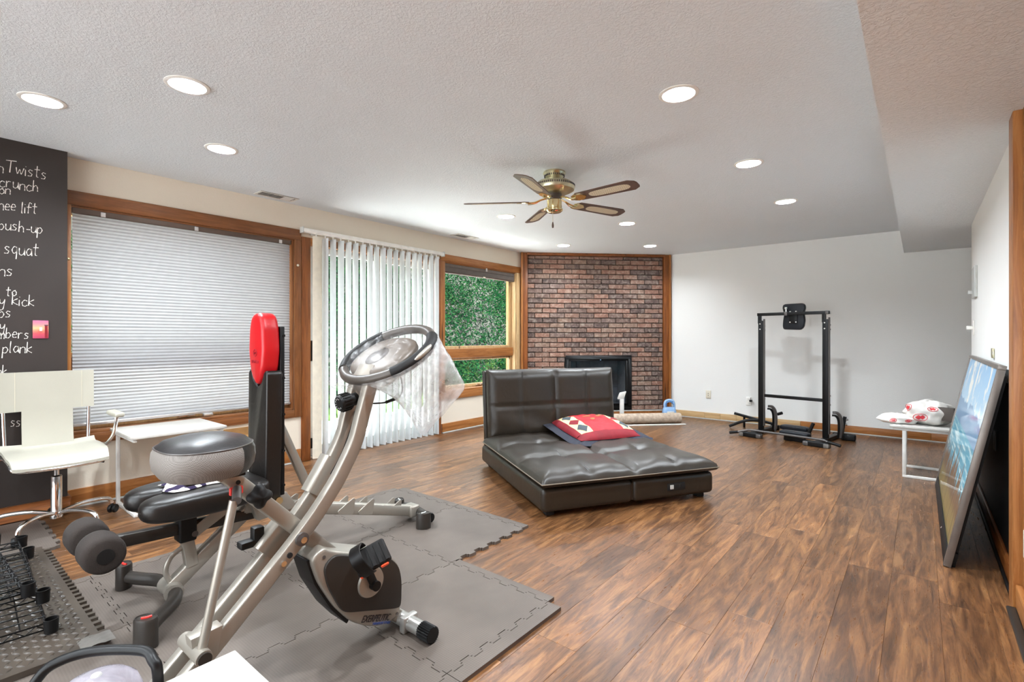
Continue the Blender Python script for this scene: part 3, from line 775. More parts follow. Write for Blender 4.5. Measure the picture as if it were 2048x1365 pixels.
for i in range(1500):
    y = uni(-2, 16); u = rnd()**1.15; x = -7.45 - 5.8*u
    if y < 4.5 and rnd() < 0.5: continue
    c = V((x, y, hill_z(x, y) + uni(.05, .4))); r = uni(.26, .60)
    for k in range(110 if y > 4.5 else 50):
        dv = V((random.gauss(0,1), random.gauss(0,1), abs(random.gauss(0,1))-.2)).normalized()
        leaf(c + dv*r*uni(.7, 1.05), uni(.045, .095), dv)
m = MB(); m.v = lv; m.f = lf
m.build('hillside_shrubs', 'leaf_green', None, kind='stuff', label='dense green shrubs covering the bank outside the windows', cat='shrubs')
lv, lf = [], []
random.seed(9)
m = MB()
for i in range(9000):
    x = uni(-7.6, -7.1) if rnd() < .5 else uni(-8.2, -7.3); y = uni(-3, 11); h_ = uni(.08, .3); a = uni(0, 6.28); k = len(m.v); z_ = hill_z(x, y)
    dx, dy = math.cos(a)*.012, math.sin(a)*.012; lx, ly = uni(-.1,.1), uni(-.1,.1)
    m.v.extend([(x-dx, y-dy, z_), (x+dx, y+dy, z_), (x+lx, y+ly, z_+h_)]); m.f.append((k, k+1, k+2))
m.build('grass_verge', 'grass_green', None, kind='stuff', label='long pale grass at the foot of the bank', cat='grass')
def text(name, s, size, M, mat, parent, shear=0.0, ext=0.0006, width=None):
    c = bpy.data.curves.new(name, 'FONT'); c.body = s; c.size = size; c.shear = shear; c.extrude = ext; c.resolution_u = 3
    o = bpy.data.objects.new(name, c); COL.objects.link(o)
    dg = bpy.context.evaluated_depsgraph_get(); dg.update()
    me = bpy.data.meshes.new_from_object(o.evaluated_get(dg)); bpy.data.objects.remove(o)
    k = 1.0
    if width:
        xs = [v.co.x for v in me.vertices]; k = width/(max(xs)-min(xs))
    org = V(parent.get('_o', (0,0,0)))
    for v in me.vertices: v.co = (M @ V((v.co.x*k, v.co.y, v.co.z))) - org
    me.materials.clear(); me.materials.append(MT[mat])
    o = bpy.data.objects.new(name, me); COL.objects.link(o); o.parent = parent
    return o
def facing_X(y, z, x, roll=0):     # text plane facing +X
    return T(x, y, z) @ Matrix(((0,0,1,0),(1,0,0,0),(0,1,0,0),(0,0,0,1))) @ RZ(roll)
def facing_mY(x, z, y, roll=0):    # text plane facing -Y
    return T(x, y, z) @ RX(PI/2) @ RZ(roll)

# ------------------------------------------------------------------ leather sofa bed
MS = Matrix(((.527, -.85, 0, -1.895), (.85, .527, 0, 2.632), (0, 0, 1, 0), (0, 0, 0, 1)))
def smb():
    m = MB(); m.M = MS; return m
SW, SD = 1.37, 1.47
so = thing('sofa_bed', 'dark brown leather sofa bed with tufted seat and upright back', 'sofa bed', tuple(MS @ V((SW/2, SD/2, 0))))
m = smb(); m.rbox(0, SW/2-.002, 0, SD, 0.035, 0.192, .035, 5); m.rbox(SW/2+.002, SW, 0, SD, 0.035, 0.192, .035, 5); m.box(SW/2-.02, SW/2+.02, .02, SD-.02, .05, .17)
m.build('base', 'sofa_leather', so, smooth=50)
for x in (.08, SW-.08):
    for y in (.08, SD-.08): smb().rbox(x-.03, x+.03, y-.03, y+.03, 0, .05, .006, 2).build('foot', 'matte_black', so, smooth=40)
def gss(d, w): return math.exp(-(d/w)**2)
CX0, CX1, CY0, CY1 = -.015, SW+.015, -.035, SD-.09
def seat_top(x, y):
    h = .285
    px = abs(math.sin(PI*(x-CX0)/(CX1-CX0)*2)); py = abs(math.sin(PI*(y-CY0)/(CY1-CY0)*3))
    h += .026*px**.5*(.4+.6*py**.5)
    h -= .030*gss(x-SW/2, .022)
    for yy in (.46, .93): h -= .016*gss(y-yy, .03)
    for xx in (SW*.25, SW*.75):
        for yy in (.46, .93, CY0+.03): h -= .014*gss(x-xx, .03)*gss(y-yy, .13)
    h += .004*math.sin(x*23+y*11)*gss(y-.93, .2) + .003*math.sin(x*31-y*17)
    return h
def cushion(fn_top, x0, x1, y0, y1, zmid, zb, rr, nu, nv, mk):
    def e(x, y):
        q = max(0, min(1, min(x-x0, x1-x, y-y0, y1-y)/rr)); return math.sqrt(1-(1-q)**2)
    def sp(u): # cluster samples to the edges
        return 0.5 - 0.5*math.cos(PI*u)*(1) if False else (u + 0.35*(-math.sin(2*PI*u)/(2*PI)))
    vs_, fs_ = [], []
    for side in (0, 1):
        for i in range(nu):
            for j in range(nv):
                x = x0+(x1-x0)*sp(i/(nu-1)); y = y0+(y1-y0)*sp(j/(nv-1)); k = e(x, y)
                vs_.append(mk(x, y, zmid+(fn_top(x, y)-zmid)*k if side == 0 else zmid-(zmid-zb)*k))
    for side in (0, 1):
        o = side*nu*nv
        for i in range(nu-1):
            for j in range(nv-1):
                f = (o+i*nv+j, o+(i+1)*nv+j, o+(i+1)*nv+j+1, o+i*nv+j+1); fs_.append(f if side == 0 else f[::-1])
    return vs_, fs_
m = smb(); m.add(*cushion(seat_top, CX0, CX1, CY0, CY1, .232, .188, .12, 72, 64, lambda x, y, z: (x, y, z))); sc_ = m.build('seat_cushion', 'sofa_leather', so, smooth=60)
m = smb()
m.tube([(CX0+.0, CY1, .232), (CX0, CY0, .232), (CX1, CY0, .232), (CX1, CY1, .232)], .0035, 6, up=(0,0,1)); m.build('piping', 'sofa_thread', sc_, smooth=60)
def stitch(m, pts, r=.0013): m.tube(pts, r, 5)
m = smb()
for xx in (SW*.25, SW*.75):
    for a, b in ((.36, .56), (.83, 1.03), (CY0+.05, .10)):
        for o_ in (-.006, .006): stitch(m, [(xx+o_, a+(b-a)*i/8, seat_top(xx+o_, a+(b-a)*i/8)+.0006) for i in range(9)])
m.build('stitching', 'gap_dark', sc_, smooth=60)
BZ0, BZ1, BX0, BX1 = .262, .885, .03, SW-.04
def back_d(x, z):
    h = .088 + .016*abs(math.sin(PI*(x-BX0)/(BX1-BX0)*2))**.6
    h -= .024*gss(x-SW/2, .020) + .016*gss(z-.555, .012)
    for xx in (SW*.26, SW*.74): h -= .012*gss(x-xx, .016)
    h += .010*math.sin((x*9+z*14))*gss(z-.40, .10)
    return h
LEAN = math.radians(6)
def mkback(x, z, t):
    y = 1.375 - t; zz = z-BZ0
    return (x, y + zz*math.sin(LEAN), BZ0 + zz*math.cos(LEAN))
m = smb(); m.add(*cushion(back_d, BX0, BX1, BZ0, BZ1, .02, -.012, .095, 72, 44, mkback)); bk = m.build('backrest', 'sofa_leather', so, smooth=60)
m = smb()
for xx in (SW*.26, SW*.74):
    for o_ in (-.005, .005): stitch(m, [mkback(xx+o_, BZ0+.05+(BZ1-BZ0-.07)*i/20, back_d(xx+o_, BZ0+.05+(BZ1-BZ0-.07)*i/20)+.0005) for i in range(21)])
m.build('stitching', 'gap_dark', bk, smooth=60)
m = smb(); m.M = MS @ T(0, 1.40, .2) @ RX(-LEAN); m.rbox(.015, SW-.025, 0, .05, -.02, .675, .02, 3); m.build('back_shell', 'sofa_leather', so, smooth=50)
m = smb(); m.rbox(.96, 1.11, -.006, .012, .088, .142, .004, 2); po = m.build('power_outlet', 'gap_dark', so, smooth=40)
m = smb(); m.rbox(.98, 1.01, -.009, -.004, .10, .13, .002, 1); m.build('usb_port', 'grey_plastic', po)
for xx in (1.03, 1.065):
    for q in (-.008, .008): smb().box(xx+q-.0025, xx+q+.0025, -.008, -.004, .108, .125).build('socket_slot', 'matte_black', po)

# patchwork pillow on the sofa bed
PM = MS @ T(.95, 1.06, .346) @ RZ(math.radians(3)) @ RX(math.radians(7))
pw = thing('patchwork_pillow', 'red pillow with cream diamond bands and navy flange on the sofa bed', 'pillow', tuple(PM @ V((0, 0, -.02))))
PA, PB = .315, .30
def psurf(u, v, off=0):
    k = max(0, (1-abs(u)**3.2))*max(0, (1-abs(v)**3.2))
    wr = .004*math.sin(7*u+13*v)*k + .003*math.sin(19*u-5*v)*k
    return (u*PA*(1-.05*v*v), v*PB*(1-.05*u*u), .004+.092*k**.62+wr+off)
def ppatch(name, mat, u0, u1, v0, v1, off=0, n=10, par=None):
    m = MB(); m.M = PM; m.grid(lambda a, b: psurf(u0+(u1-u0)*a, v0+(v1-v0)*b, off), n, n); return m.build(name, mat, par or pw, smooth=60)
m = MB(); m.M = PM
def flange(u, v):
    a = 2*PI*u; c, s_ = math.cos(a), math.sin(a); e = .16
    x, y = math.copysign(abs(c)**e, c), math.copysign(abs(s_)**e, s_); k = .80+.46*v
    return (x*PA*k, y*PB*k, .005*math.sin(9*a)*v - .016*v + .006)
m.grid(flange, 72, 4, cu=True); m.build('flange', 'navy_cloth', pw, smooth=60)
m = MB(); m.M = PM; m.pillow(0, 0, -.004, PA*1.96, PB*1.96, .03, .25, .5); m.build('underside', 'navy_cloth', pw, smooth=60)
ppatch('red_centre', 'pillow_red', -.5, .5, -.78, .78, n=26)
for s_ in (-1, 1):
    ppatch('maroon_border', 'pillow_maroon', -1, 1, s_*.78, s_*1.0, n=20); ppatch('maroon_border', 'pillow_maroon', s_*.86, s_*1.0, -.78, .78, n=20)
    band = ppatch('cream_band', 'pillow_cream', s_*.5, s_*.86, -.78, .78, n=20)
    for k, mt in ((-1, 'pillow_slate'), (0, 'pillow_maroon'), (1, 'pillow_slate')):
        m = MB(); m.M = PM; vc, uc = k*.5, s_*.68
        def dia(a, b):
            p, q = (a-.5)*2, (b-.5)*2; return psurf(uc+(p+q)*.5*.16, vc+(p-q)*.5*.24, .0022)
        m.grid(dia, 8, 8); m.build('diamond_patch', mt, band, smooth=60)
for uu, vv in ((-.2, .25), (.0, .42), (.16, .18), (-.05, .05), (.3, .35)):
    m = MB(); m.M = PM; m.grid(lambda a, b: psurf(uu+.07*b*math.cos(2*PI*a), vv+.07*b*math.sin(2*PI*a), .0022), 12, 4, cu=True); m.build('gold_motif', 'pillow_gold', pw, smooth=60)

# ------------------------------------------------------------------ ceiling fan
FXC, FYC = -2.14, 3.13
fan = thing('ceiling_fan', 'brass ceiling fan with five brown cane-inset blades', 'ceiling fan', (FXC, FYC, H))
FM = T(FXC, FYC, 0)
def fmb():
    m = MB(); m.M = FM; return m
fmb().lathe([(.001,H),(.082,H),(.085,2.418),(.078,2.405),(.06,2.385),(.052,2.372)], 32).build('canopy', 'aged_brass', fan, smooth=40)
mo = fmb().lathe([(.05,2.376),(.07,2.368),(.125,2.352),(.15,2.33),(.155,2.31),(.148,2.29),(.11,2.272),(.06,2.262),(.001,2.26)], 40).build('motor_housing', 'aged_brass', fan, smooth=40)
m = fmb()
for k in range(60):
    a = 2*PI*k/60; m.M = FM @ RZ(a); m.box(.1508, .1555, -.0035, .0035, 2.314, 2.328)
m.build('vent_slots', 'dark_grey_metal', mo)
m = fmb()
for k in range(30):
    a = 2*PI*k/30; m.M = FM @ RZ(a); m.box(.071, .0775, -.004, .004, 2.392, 2.405)
m.build('canopy_slots', 'dark_grey_metal', mo)
fmb().lathe([(.001,2.262),(.055,2.262),(.058,2.235),(.05,2.225),(.05,2.215)], 28).build('flywheel', 'dark_grey_metal', fan, smooth=40)
fmb().lathe([(.05,2.222),(.056,2.215),(.056,2.155),(.064,2.148),(.064,2.138),(.05,2.126),(.001,2.122)], 32).build('switch_housing', 'brass', fan, smooth=40)
def blade_out():
    pts = []; L0, L1, w0, w1 = .19, .69, .056, .068
    pts = [(L0, -w0*.6), (L0+.03, -w0), (L1-.05, -w1), (L1-.008, -w1*.62), (L1, -w1*.3), (L1, w1*.3), (L1-.008, w1*.62), (L1-.05, w1), (L0+.03, w0), (L0, w0*.6)]
    return pts
for k in range(5):
    a = math.radians(-2 + 72*k); Mb = FM @ RZ(a) @ T(0, 0, 2.205) @ RX(math.radians(-12))
    m = MB(); m.M = Mb; m.prism(blade_out(), -.003, .003); b_ = m.build('blade', 'fan_blade_wood', fan, bevel=.0015, seg=1)
    m = MB(); m.M = Mb; out = [(.33+.013*math.cos(t)+ (0 if math.cos(t) < 0 else .27), .036*math.sin(t)) for t in [2*PI*i/28 for i in range(28)]]
    out = [(.47 + math.copysign(abs(math.cos(t))**.45, math.cos(t))*.16, .038*math.copysign(abs(math.sin(t))**.8, math.sin(t))) for t in [2*PI*i/32 for i in range(32)]]
    m.prism(out, -.0042, .0042); m.build('cane_inset', 'cane_mesh', b_)
    m = MB(); m.M = FM @ RZ(a); m.tube(smoothpath([(.05,0,2.235),(.10,0,2.222),(.15,.012,2.20),(.20,.02,2.196)], 4), .007, 8); m.tube(smoothpath([(.10,0,2.222),(.15,-.012,2.20),(.20,-.02,2.196)], 4), .006, 8)
    m.M = Mb; m.prism([(.17,-.03),(.20,-.045),(.25,-.036),(.285,0),(.25,.036),(.20,.045),(.17,.03),(.18,0)], -.0075, -.003)
    m.build('blade_iron', 'brass', b_, smooth=40)
m = fmb(); m.tube([(.02,-.05,2.135),(.02,-.05,2.04)], .0014, 6); pc = m.build('pull_chain', 'aged_brass', fan)
m = MB(); m.M = FM @ T(.02, -.05, 0); m.lathe([(.001,2.042),(.004,2.038),(.0085,2.015),(.007,2.0),(.001,1.996)], 14); m.build('chain_pendant', 'fan_blade_wood', pc, smooth=60)
# ------------------------------------------------------------------ folding exercise bike
BX = -1.65
bike = thing('exercise_bike', 'champagne folding exercise bike with plastic-wrapped handlebar and console', 'exercise bike', (BX, .85, 0.016))
path = smoothpath([(.335,.065),(.579,.277),(.841,.515),(.954,.639),(1.013,.724),(1.058,.807),(1.085,.895),(1.114,.985),(1.128,1.035)][0:9] and [(0,y,z) for y, z in [(.335,.065),(.579,.277),(.841,.515),(.954,.639),(1.013,.724),(1.058,.807),(1.085,.895),(1.114,.985),(1.128,1.035)]], 5)
for x, nm in ((-1.602, 'champagne'), (-1.692, 'champagne')):
    m = MB(); m.tube([(x, p.y, p.z) for p in path], 1, n=16, flat=(.024, .019, 'rect'), up=(1,0,0) if False else (0,-1,.9)); m.build('main_tube', nm, bike, smooth=50)
m = MB(); m.bar((BX, .600, .795), (BX, 1.02, .365), .05, .046, up=(0, .7, .7)); m.build('seat_beam', 'champagne', bike, smooth=50)
m = MB(); m.bar((BX, .585, .812), (BX, .70, .69), .037, .034, up=(0, .7, .7)); sp_ = m.build('seat_post', 'champagne', bike, smooth=50)
for i in range(3):
    q = lerp((BX, .61, .785), (BX, .66, .735), i/2.0)
    m = MB(); m.cyl((-1.6265, q.y, q.z), (-1.6245, q.y, q.z), .007, 12); m.build('adjust_hole', 'gap_dark', sp_)
# cross plates, sleeves, bolts
m = MB(); m.bar((-1.70, .945, .615), (-1.70, 1.022, .73), .078, .062, up=(0,-.8,.55)); m.build('post_sleeve', 'champagne', bike, smooth=50)
m = MB(); m.bar((-1.70, .765, .462), (-1.70, .855, .545), .080, .064, up=(0,-.8,.6)); m.build('pivot_sleeve', 'champagne', bike, smooth=50)
m = MB(); m.cyl((-1.585, .841, .515), (-1.575, .841, .515), .022, 20); pb_ = m.build('pivot_washer', 'dark_grey_metal', bike, smooth=40)
m = MB(); m.cyl((-1.575, .841, .515), (-1.566, .841, .515), .011, 8); m.build('pivot_bolt', 'chrome', pb_, smooth=40)
for y, z, mt in ((.80, .475, 'gap_dark'), (.78, .455, 'chrome')):
    m = MB(); m.cyl((-1.585, y, z), (-1.578, y, z), .009, 12); m.build('frame_bolt', mt, bike, smooth=40)
m = MB(); m.rbox(-1.74, -1.70, .70, .80, .488, .512, .006, 2); m.rbox(-1.735, -1.70, .74, .775, .50, .55, .006, 2); m.build('lock_lever', 'satin_black', bike, smooth=40)
# side strut with lower axle and gusset
m = MB(); m.tube([(-1.563, .622, .702), (-1.563, .537, .300)], .0125, 12); m.build('side_strut', 'champagne', bike, smooth=50)
m = MB(); m.cyl((-1.535, .535, .290), (-1.68, .535, .290), .022, 18); ax_ = m.build('fold_axle', 'champagne', bike, smooth=50)
m = MB(); m.cyl((-1.5345, .535, .290), (-1.529, .535, .290), .018, 18); m.build('axle_cap', 'dark_bronze', ax_, smooth=50)
m = MB(); m.add([(-1.625,.515,.335),(-1.625,.60,.34),(-1.625,.585,.265),(-1.625,.525,.265),(-1.579,.515,.335),(-1.579,.60,.34),(-1.579,.585,.265),(-1.579,.525,.265)], [(0,1,2,3),(7,6,5,4),(0,4,5,1),(1,5,6,2),(2,6,7,3),(3,7,4,0)]); m.build('gusset', 'champagne', bike, bevel=.003)
m = MB(); m.cyl((-1.55, .625, .702), (-1.61, .65, .72), .013, 12); m.build('strut_pin', 'dark_grey_metal', bike, smooth=50)
m = MB(); m.rbox(-1.625, -1.617, .632, .672, .70, .725, .003, 1); m.build('warning_sticker', 'red_badge', bike)
# lobed knob
m = MB(); m.M = T(-1.618, .716, .682) @ RY(PI/2)
def knob(u, v):
    a = 2*PI*u; r = (.034+.006*math.cos(4*a))*(math.sin(PI*min(1, .12+v*.88))**.45 if v < 1 else .0)
    return (r*math.cos(a), r*math.sin(a), -.012+.052*v)
m.grid(knob, 32, 10, cu=True); m.build('adjust_knob', 'rubber_black', bike, smooth=60)
# saddle
def seat_r(a):
    # outline in (x,y): wide at the rear (-y), narrowing to the front
    c, s_ = math.cos(a), math.sin(a)
    w = .140 - .036*max(0, s_)**1.2
    x = w*math.copysign(abs(c)**.72, c); y = .130*math.copysign(abs(s_)**.80, s_)
    return x, y
prof = [(.0,.0),(.55,.0),(.86,.008),(.97,.03),(1.0,.055),(.985,.078),(.93,.092),(.80,.108),(.5,.120),(0,.124)]
SZ = .770; SY = .578
def saddle(sel, name, mat, lift=0):
    m = MB(); n = 64; vs_ = []
    for (k, z) in prof:
        for i in range(n):
            x, y = seat_r(2*PI*i/n); vs_.append((BX+x*(k+lift*.02), SY+y*(k+lift*.02), SZ+z+lift*.0004*0))
    fs_ = []
    for j in range(len(prof)-1):
        for i in range(n):
            a = 2*PI*(i+.5)/n; x, y = seat_r(a)
            if sel(j, x, y): fs_.append((j*n+i, j*n+(i+1)%n, (j+1)*n+(i+1)%n, (j+1)*n+i))
    m.add(vs_, fs_); return m.build(name, mat, sd, smooth=50)
sd = MB().box(BX-.06, BX+.06, SY-.07, SY+.09, SZ-.008, SZ+.004).build('saddle', 'satin_black', bike, bevel=.003)
saddle(lambda j, x, y: j >= 6 or j < 2, 'top_cover', 'seat_vinyl')
saddle(lambda j, x, y: 2 <= j < 6 and y > .055, 'front_cover', 'bench_vinyl')
saddle(lambda j, x, y: 2 <= j < 6 and y <= .055, 'side_panel', 'grey_mesh_fabric')
m = MB(); m.tube([(BX+seat_r(2*PI*i/64)[0]*.935, SY+seat_r(2*PI*i/64)[1]*.935, SZ+.0925) for i in range(64)], .0022, 6, closed=True); m.build('piping', 'dark_grey_metal', sd, smooth=60)
m = MB(); m.bar((BX, .60, .765), (BX, .635, .785), .05, .05); m.build('saddle_clamp', 'champagne', bike, smooth=40)
# flywheel housing
shell = [(0.871,.437),(.92,.464),(.945,.443),(1.195,.344),(1.238,.296),(1.253,.228),(1.248,.112),(1.231,.088),(1.179,.080),(1.101,.106),(1.027,.157),(.962,.237),(.902,.343)]
panel_ = [(.912,.399),(.954,.429),(1.191,.336),(1.231,.29),(1.244,.23),(1.241,.131),(1.219,.13),(.999,.207),(.976,.229),(.928,.325)]
YZX = Matrix(((0,0,1,0),(1,0,0,0),(0,1,0,0),(0,0,0,1)))   # (y,z,x) -> world
def round_poly(poly, r=.02, k=4):
    out = []; n = len(poly)
    for i in range(n):
        p0, p1, p2 = V(poly[i-1]+(0,)), V(poly[i]+(0,)), V(poly[(i+1)%n]+(0,))
        a = p1+(p0-p1).normalized()*min(r, (p0-p1).length*.45); b = p1+(p2-p1).normalized()*min(r, (p2-p1).length*.45)
        for j in range(k+1):
            t = j/k; q = a*(1-t)**2+p1*2*t*(1-t)+b*t*t; out.append((q.x, q.y))
    return out
m = MB(); m.M = YZX; m.prism(round_poly(shell, .03), -1.722, -1.578); hs = m.build('flywheel_housing', 'champagne', bike, bevel=.012, seg=3)
m = MB(); m.M = YZX; m.prism(round_poly(panel_, .03), -1.60, -1.568); m.build('side_panel', 'dark_bronze', hs, bevel=.008, seg=3)
m = MB(); m.M = YZX; m.prism(round_poly(panel_, .03), -1.732, -1.70); m.build('side_panel', 'dark_bronze', hs, bevel=.008, seg=3)
m = MB(); m.M = YZX; m.prism(round_poly([(.866,.43),(.885,.425),(.915,.34),(.972,.235),(1.03,.16),(1.02,.148),(.958,.226),(.896,.336)], .006), -1.70, -1.60); m.build('rear_fairing', 'satin_black', hs, bevel=.004)
m = MB(); m.M = T(0, 1.098, .28) @ RY(PI/2); m.lathe([(.001,-1.5705+.0),(.056,-1.5705),(.052,-1.560),(.012,-1.558),(.001,-1.558)], 40); cd = m.build('crank_disc', 'champagne', hs, smooth=50)
m = MB(); m.bar((-1.552, 1.105, .268), (-1.545, 1.068, .345), .028, .016, up=(0,0,1)); m.cyl((-1.57, 1.103, .272), (-1.535, 1.103, .272), .018, 18); m.build('crank_arm', 'satin_black', hs, smooth=45)
for y, z in ((1.226,.105),(1.226,.165),(.918,.43)):
    m = MB(); m.cyl((-1.579, y, z), (-1.576, y, z), .006, 12); m.build('housing_screw', 'dark_grey_metal', hs)
# pedal with strap
ped = MB().rbox(-1.545, -1.455, .985, 1.115, .335, .358, .008, 3)
PMx = T(-1.498, 1.05, .405) @ RY(math.radians(48)) @ RX(math.radians(32)) @ Matrix.Scale(.95, 4); ped = MB(); ped.M = PMx
ped.rbox(-.045, .045, -.062, .066, -.012, .012, .010, 3)
pd = ped.build('pedal', 'rubber_black', bike, smooth=45)
for i in range(5):
    m = MB(); m.M = PMx; m.box(-.036, .036, -.05+i*.024, -.038+i*.024, .012, .016); m.build('tread_rib', 'rubber_black', pd)
m = MB(); m.M = PMx
st = smoothpath([(.05,-.02,-.005),(.052,-.03,.045),(.02,-.045,.095),(-.02,-.045,.095),(-.052,-.03,.045),(-.05,-.02,-.005)], 6)
m.tube(st, 1, n=8, flat=(.003, .022, 'rect'), up=(0,.25,1) if False else None); m.build('pedal_strap', 'satin_black', pd, smooth=50)
m = MB(); m.M = PMx; m.rbox(.043, .052, .02, .05, -.01, .008, .003, 1); m.rbox(.04, .05, -.058, -.035, -.014, -.002, .003, 1); m.build('pedal_reflector', 'orange_badge', pd)
# stabilisers
for y, x0, x1 in ((1.281, -1.862, -1.432), (.335, -1.83, -1.475)):
    m = MB(); m.cyl((x0+.05, y, .0495), (x1-.05, y, .0495), .028, 20); sb = m.build('stabiliser_bar', 'silver_paint', bike, smooth=50)
    for xe, sgn in ((x0, 1), (x1, -1)):
        m = MB()
        def cap(u, v):
            a = 2*PI*u; r = .030+.0022*(1 if int(u*48) % 2 else -1); return (xe+sgn*.062*v, y+r*math.cos(a), .0495+r*math.sin(a))
        m.grid(cap, 48, 2, cu=True); m.M = T(xe, y, .0495) @ RY(PI/2); m.lathe([(.0285, 0), (.001, 0)], 24); m.build('end_cap', 'satin_black', sb)
m = MB(); m.bar((-1.65, 1.20, .125), (-1.65, 1.275, .055), .05, .07); m.build('front_bracket', 'champagne', bike, smooth=45)
m = MB(); m.rbox(-1.59, -1.56, 1.245, 1.318, .018, .079, .006, 2); m.cyl((-1.562, 1.265, .062), (-1.553, 1.265, .062), .009, 8); m.build('bar_clamp', 'silver_paint', bike, smooth=45)
m = MB(); m.bar((-1.65, .34, .07), (-1.65, .40, .12), .06, .12); m.build('rear_bracket', 'champagne', bike, smooth=45)
text('logo', 'EXERPEUTIC', .034, facing_X(1.062, .142, -1.5765, math.radians(-20)), 'logo_black', hs, shear=.35, width=.135)
text('logo', 'THERAPEUTIC FITNESS', .012, facing_X(1.11, .112, -1.5765, math.radians(-20)), 'logo_blue', hs, shear=.35, width=.085)
# handlebar ring, console and plastic bag
TL = math.radians(35)
RC = V((BX, 1.235, 1.118))
def ringp(a, kx=.212, ky=.172, off=0): 
    return RC + V((math.cos(a)*kx, math.sin(a)*ky*math.cos(TL), math.sin(a)*ky*math.sin(TL))) + V((0, -math.sin(TL), math.cos(TL)))*off
m = MB(); m.tube([ringp(2*PI*i/64) for i in range(64)], .0195, 12, closed=True); hb = m.build('handlebar', 'ring_bronze', bike, smooth=60)
for a0, a1 in ((-.75, .75), (PI-.75, PI+.75)):
    m = MB(); m.tube([ringp(a0+(a1-a0)*i/20) for i in range(21)], .0225, 12); m.build('grip', 'rubber_black', hb, smooth=60)
    m = MB(); am = (a0+a1)/2; m.tube([ringp(am-.3+.6*i/8, .226, .186, .008) for i in range(9)], [.004,.008,.010,.011,.011,.011,.010,.008,.004], 8); m.build('pulse_plate', 'champagne', hb, smooth=60)
m = MB(); m.M = T(*RC) @ RX(TL) @ T(0, -.035, -.004)
m.pillow(0, .012, 0, .31, .245, .05, .85, .6, 40, 16); co = m.build('console', 'console_bronze', bike, smooth=60)
m = MB(); m.M = T(*RC) @ RX(TL) @ T(0, -.045, .0155); m.lathe([(.001,.006),(.05,.006),(.054,.003),(.054,0)], 30); m.build('console_display', 'dark_grey_metal', co, smooth=40)
m = MB(); m.bar((BX, 1.125, 1.02), (BX, 1.155, 1.065), .10, .05, up=(1,0,0)); m.build('console_bracket', 'champagne', bike, smooth=45)
m = MB(); m.M = T(BX, 1.062, .945) @ RX(math.radians(100))
m.lathe([(.001,.045),(.026,.045),(.031,.038),(.032,.0),(.024,-.004),(.024,-.03)], 28); tk = m.build('tension_knob', 'satin_black', bike, smooth=40)
m = MB(); m.M = T(BX, 1.062, .945) @ RX(math.radians(100))
for i in range(18):
    m2 = RZ(2*PI*i/18); m.M = T(BX, 1.062, .945) @ RX(math.radians(100)) @ m2; m.box(.0305, .0345, -.002, .002, .004, .036)
m.build('knob_ribs', 'satin_black', tk)
m = MB(); m.M = T(BX, 1.062, .945) @ RX(math.radians(100))
for i in range(9):
    a = 2*PI*i/12+1.2; m.M = T(BX, 1.062, .945) @ RX(math.radians(100)) @ RZ(a); m.box(.016, .021, -.0012, .0012, .0452, .0458)
m.build('knob_marks', 'grey_plastic', tk)
m = MB(); m.tube(smoothpath([(-1.67,1.10,.90),(-1.66,1.08,.85),(-1.645,1.03,.76),(-1.64,.98,.69)], 5), .0025, 6); m.build('tension_cable', 'satin_black', bike)
m = MB(); m.tube(smoothpath([(-1.62,1.13,.93),(-1.60,1.19,.93),(-1.59,1.245,.945),(-1.60,1.27,.99),(-1.62,1.26,1.06)], 6), .003, 6); m.tube([(-1.60,1.19,.93),(-1.592,1.235,.943)], .006, 8); m.build('sensor_cable', 'satin_black', bike, smooth=60)
# film over the ring (tight), skirt round the column, and the loose hanging bag
bag = thing('plastic_bag', 'clear crumpled plastic bag pulled over the bike handlebar and hanging loose', 'plastic bag', tuple(RC + V((0, 0, .03))))
random.seed(3)
def wob(a, b, k=1): return (math.sin(a*11+b*7)+.6*math.sin(a*23-b*13)+.5*math.sin(a*5+b*29))*.004*k
m = MB(); m.grid(lambda u, v: ringp(2*PI*u, .232*v, .192*v, .026*(v**6)*-1 + .024 + wob(u*6, v*4)), 60, 16, cu=True); m.build('stretched_film', 'film_tight', bag, smooth=60)
def skirt(u, v):
    a = 2*PI*u; p = ringp(a, .233, .193, -.004)
    q = V((BX+.075*math.cos(a)+.01*math.sin(9*a), 1.125+.075*math.sin(a), .985+.02*math.sin(3*a)))
    t = v**.8; return p*(1-t)+q*t + V((math.cos(a), math.sin(a), 0))*(.035*math.sin(PI*t)*(1+.5*math.sin(7*a)) + wob(a, v*6, 1.3))
m = MB(); m.grid(skirt, 72, 14, cu=True); m.build('gathered_skirt', 'film_tight', bag, smooth=60)
BOT = smoothpath([(-1.60,1.245,.945),(-1.60,1.275,.90),(-1.585,1.30,.855),(-1.545,1.325,.79),(-1.50,1.36,.845),(-1.46,1.41,.915),(-1.415,1.435,.985),(-1.47,1.43,1.05)], 5)
def hang(side):
    def fn(u, v):
        a = -1.35 + 2.2*u; p = ringp(a, .235, .195, .0)
        k = u*(len(BOT)-1); i = min(int(k), len(BOT)-2); q = BOT[i]*(1-(k-i))+BOT[i+1]*(k-i)
        r = p*(1-v)+q*v; n = V((.78, -.35, 0)) if side else V((-.78, .35, 0))
        bul = .055*math.sin(PI*min(1, v*1.02))*(math.sin(PI*u)**.6)
        fold = .011*math.sin(u*17+v*3)*math.sin(PI*v) + .007*math.sin(u*9-v*13)*v + wob(u*3, v*3)
        return r + n*(bul*(1 if side else .8)+fold)
    return fn
m = MB(); m.grid(hang(1), 48, 30); m.build('loose_front', 'plastic_film', bag, smooth=60)
m = MB(); m.grid(hang(0), 48, 30); m.build('loose_back', 'plastic_film', bag, smooth=60)

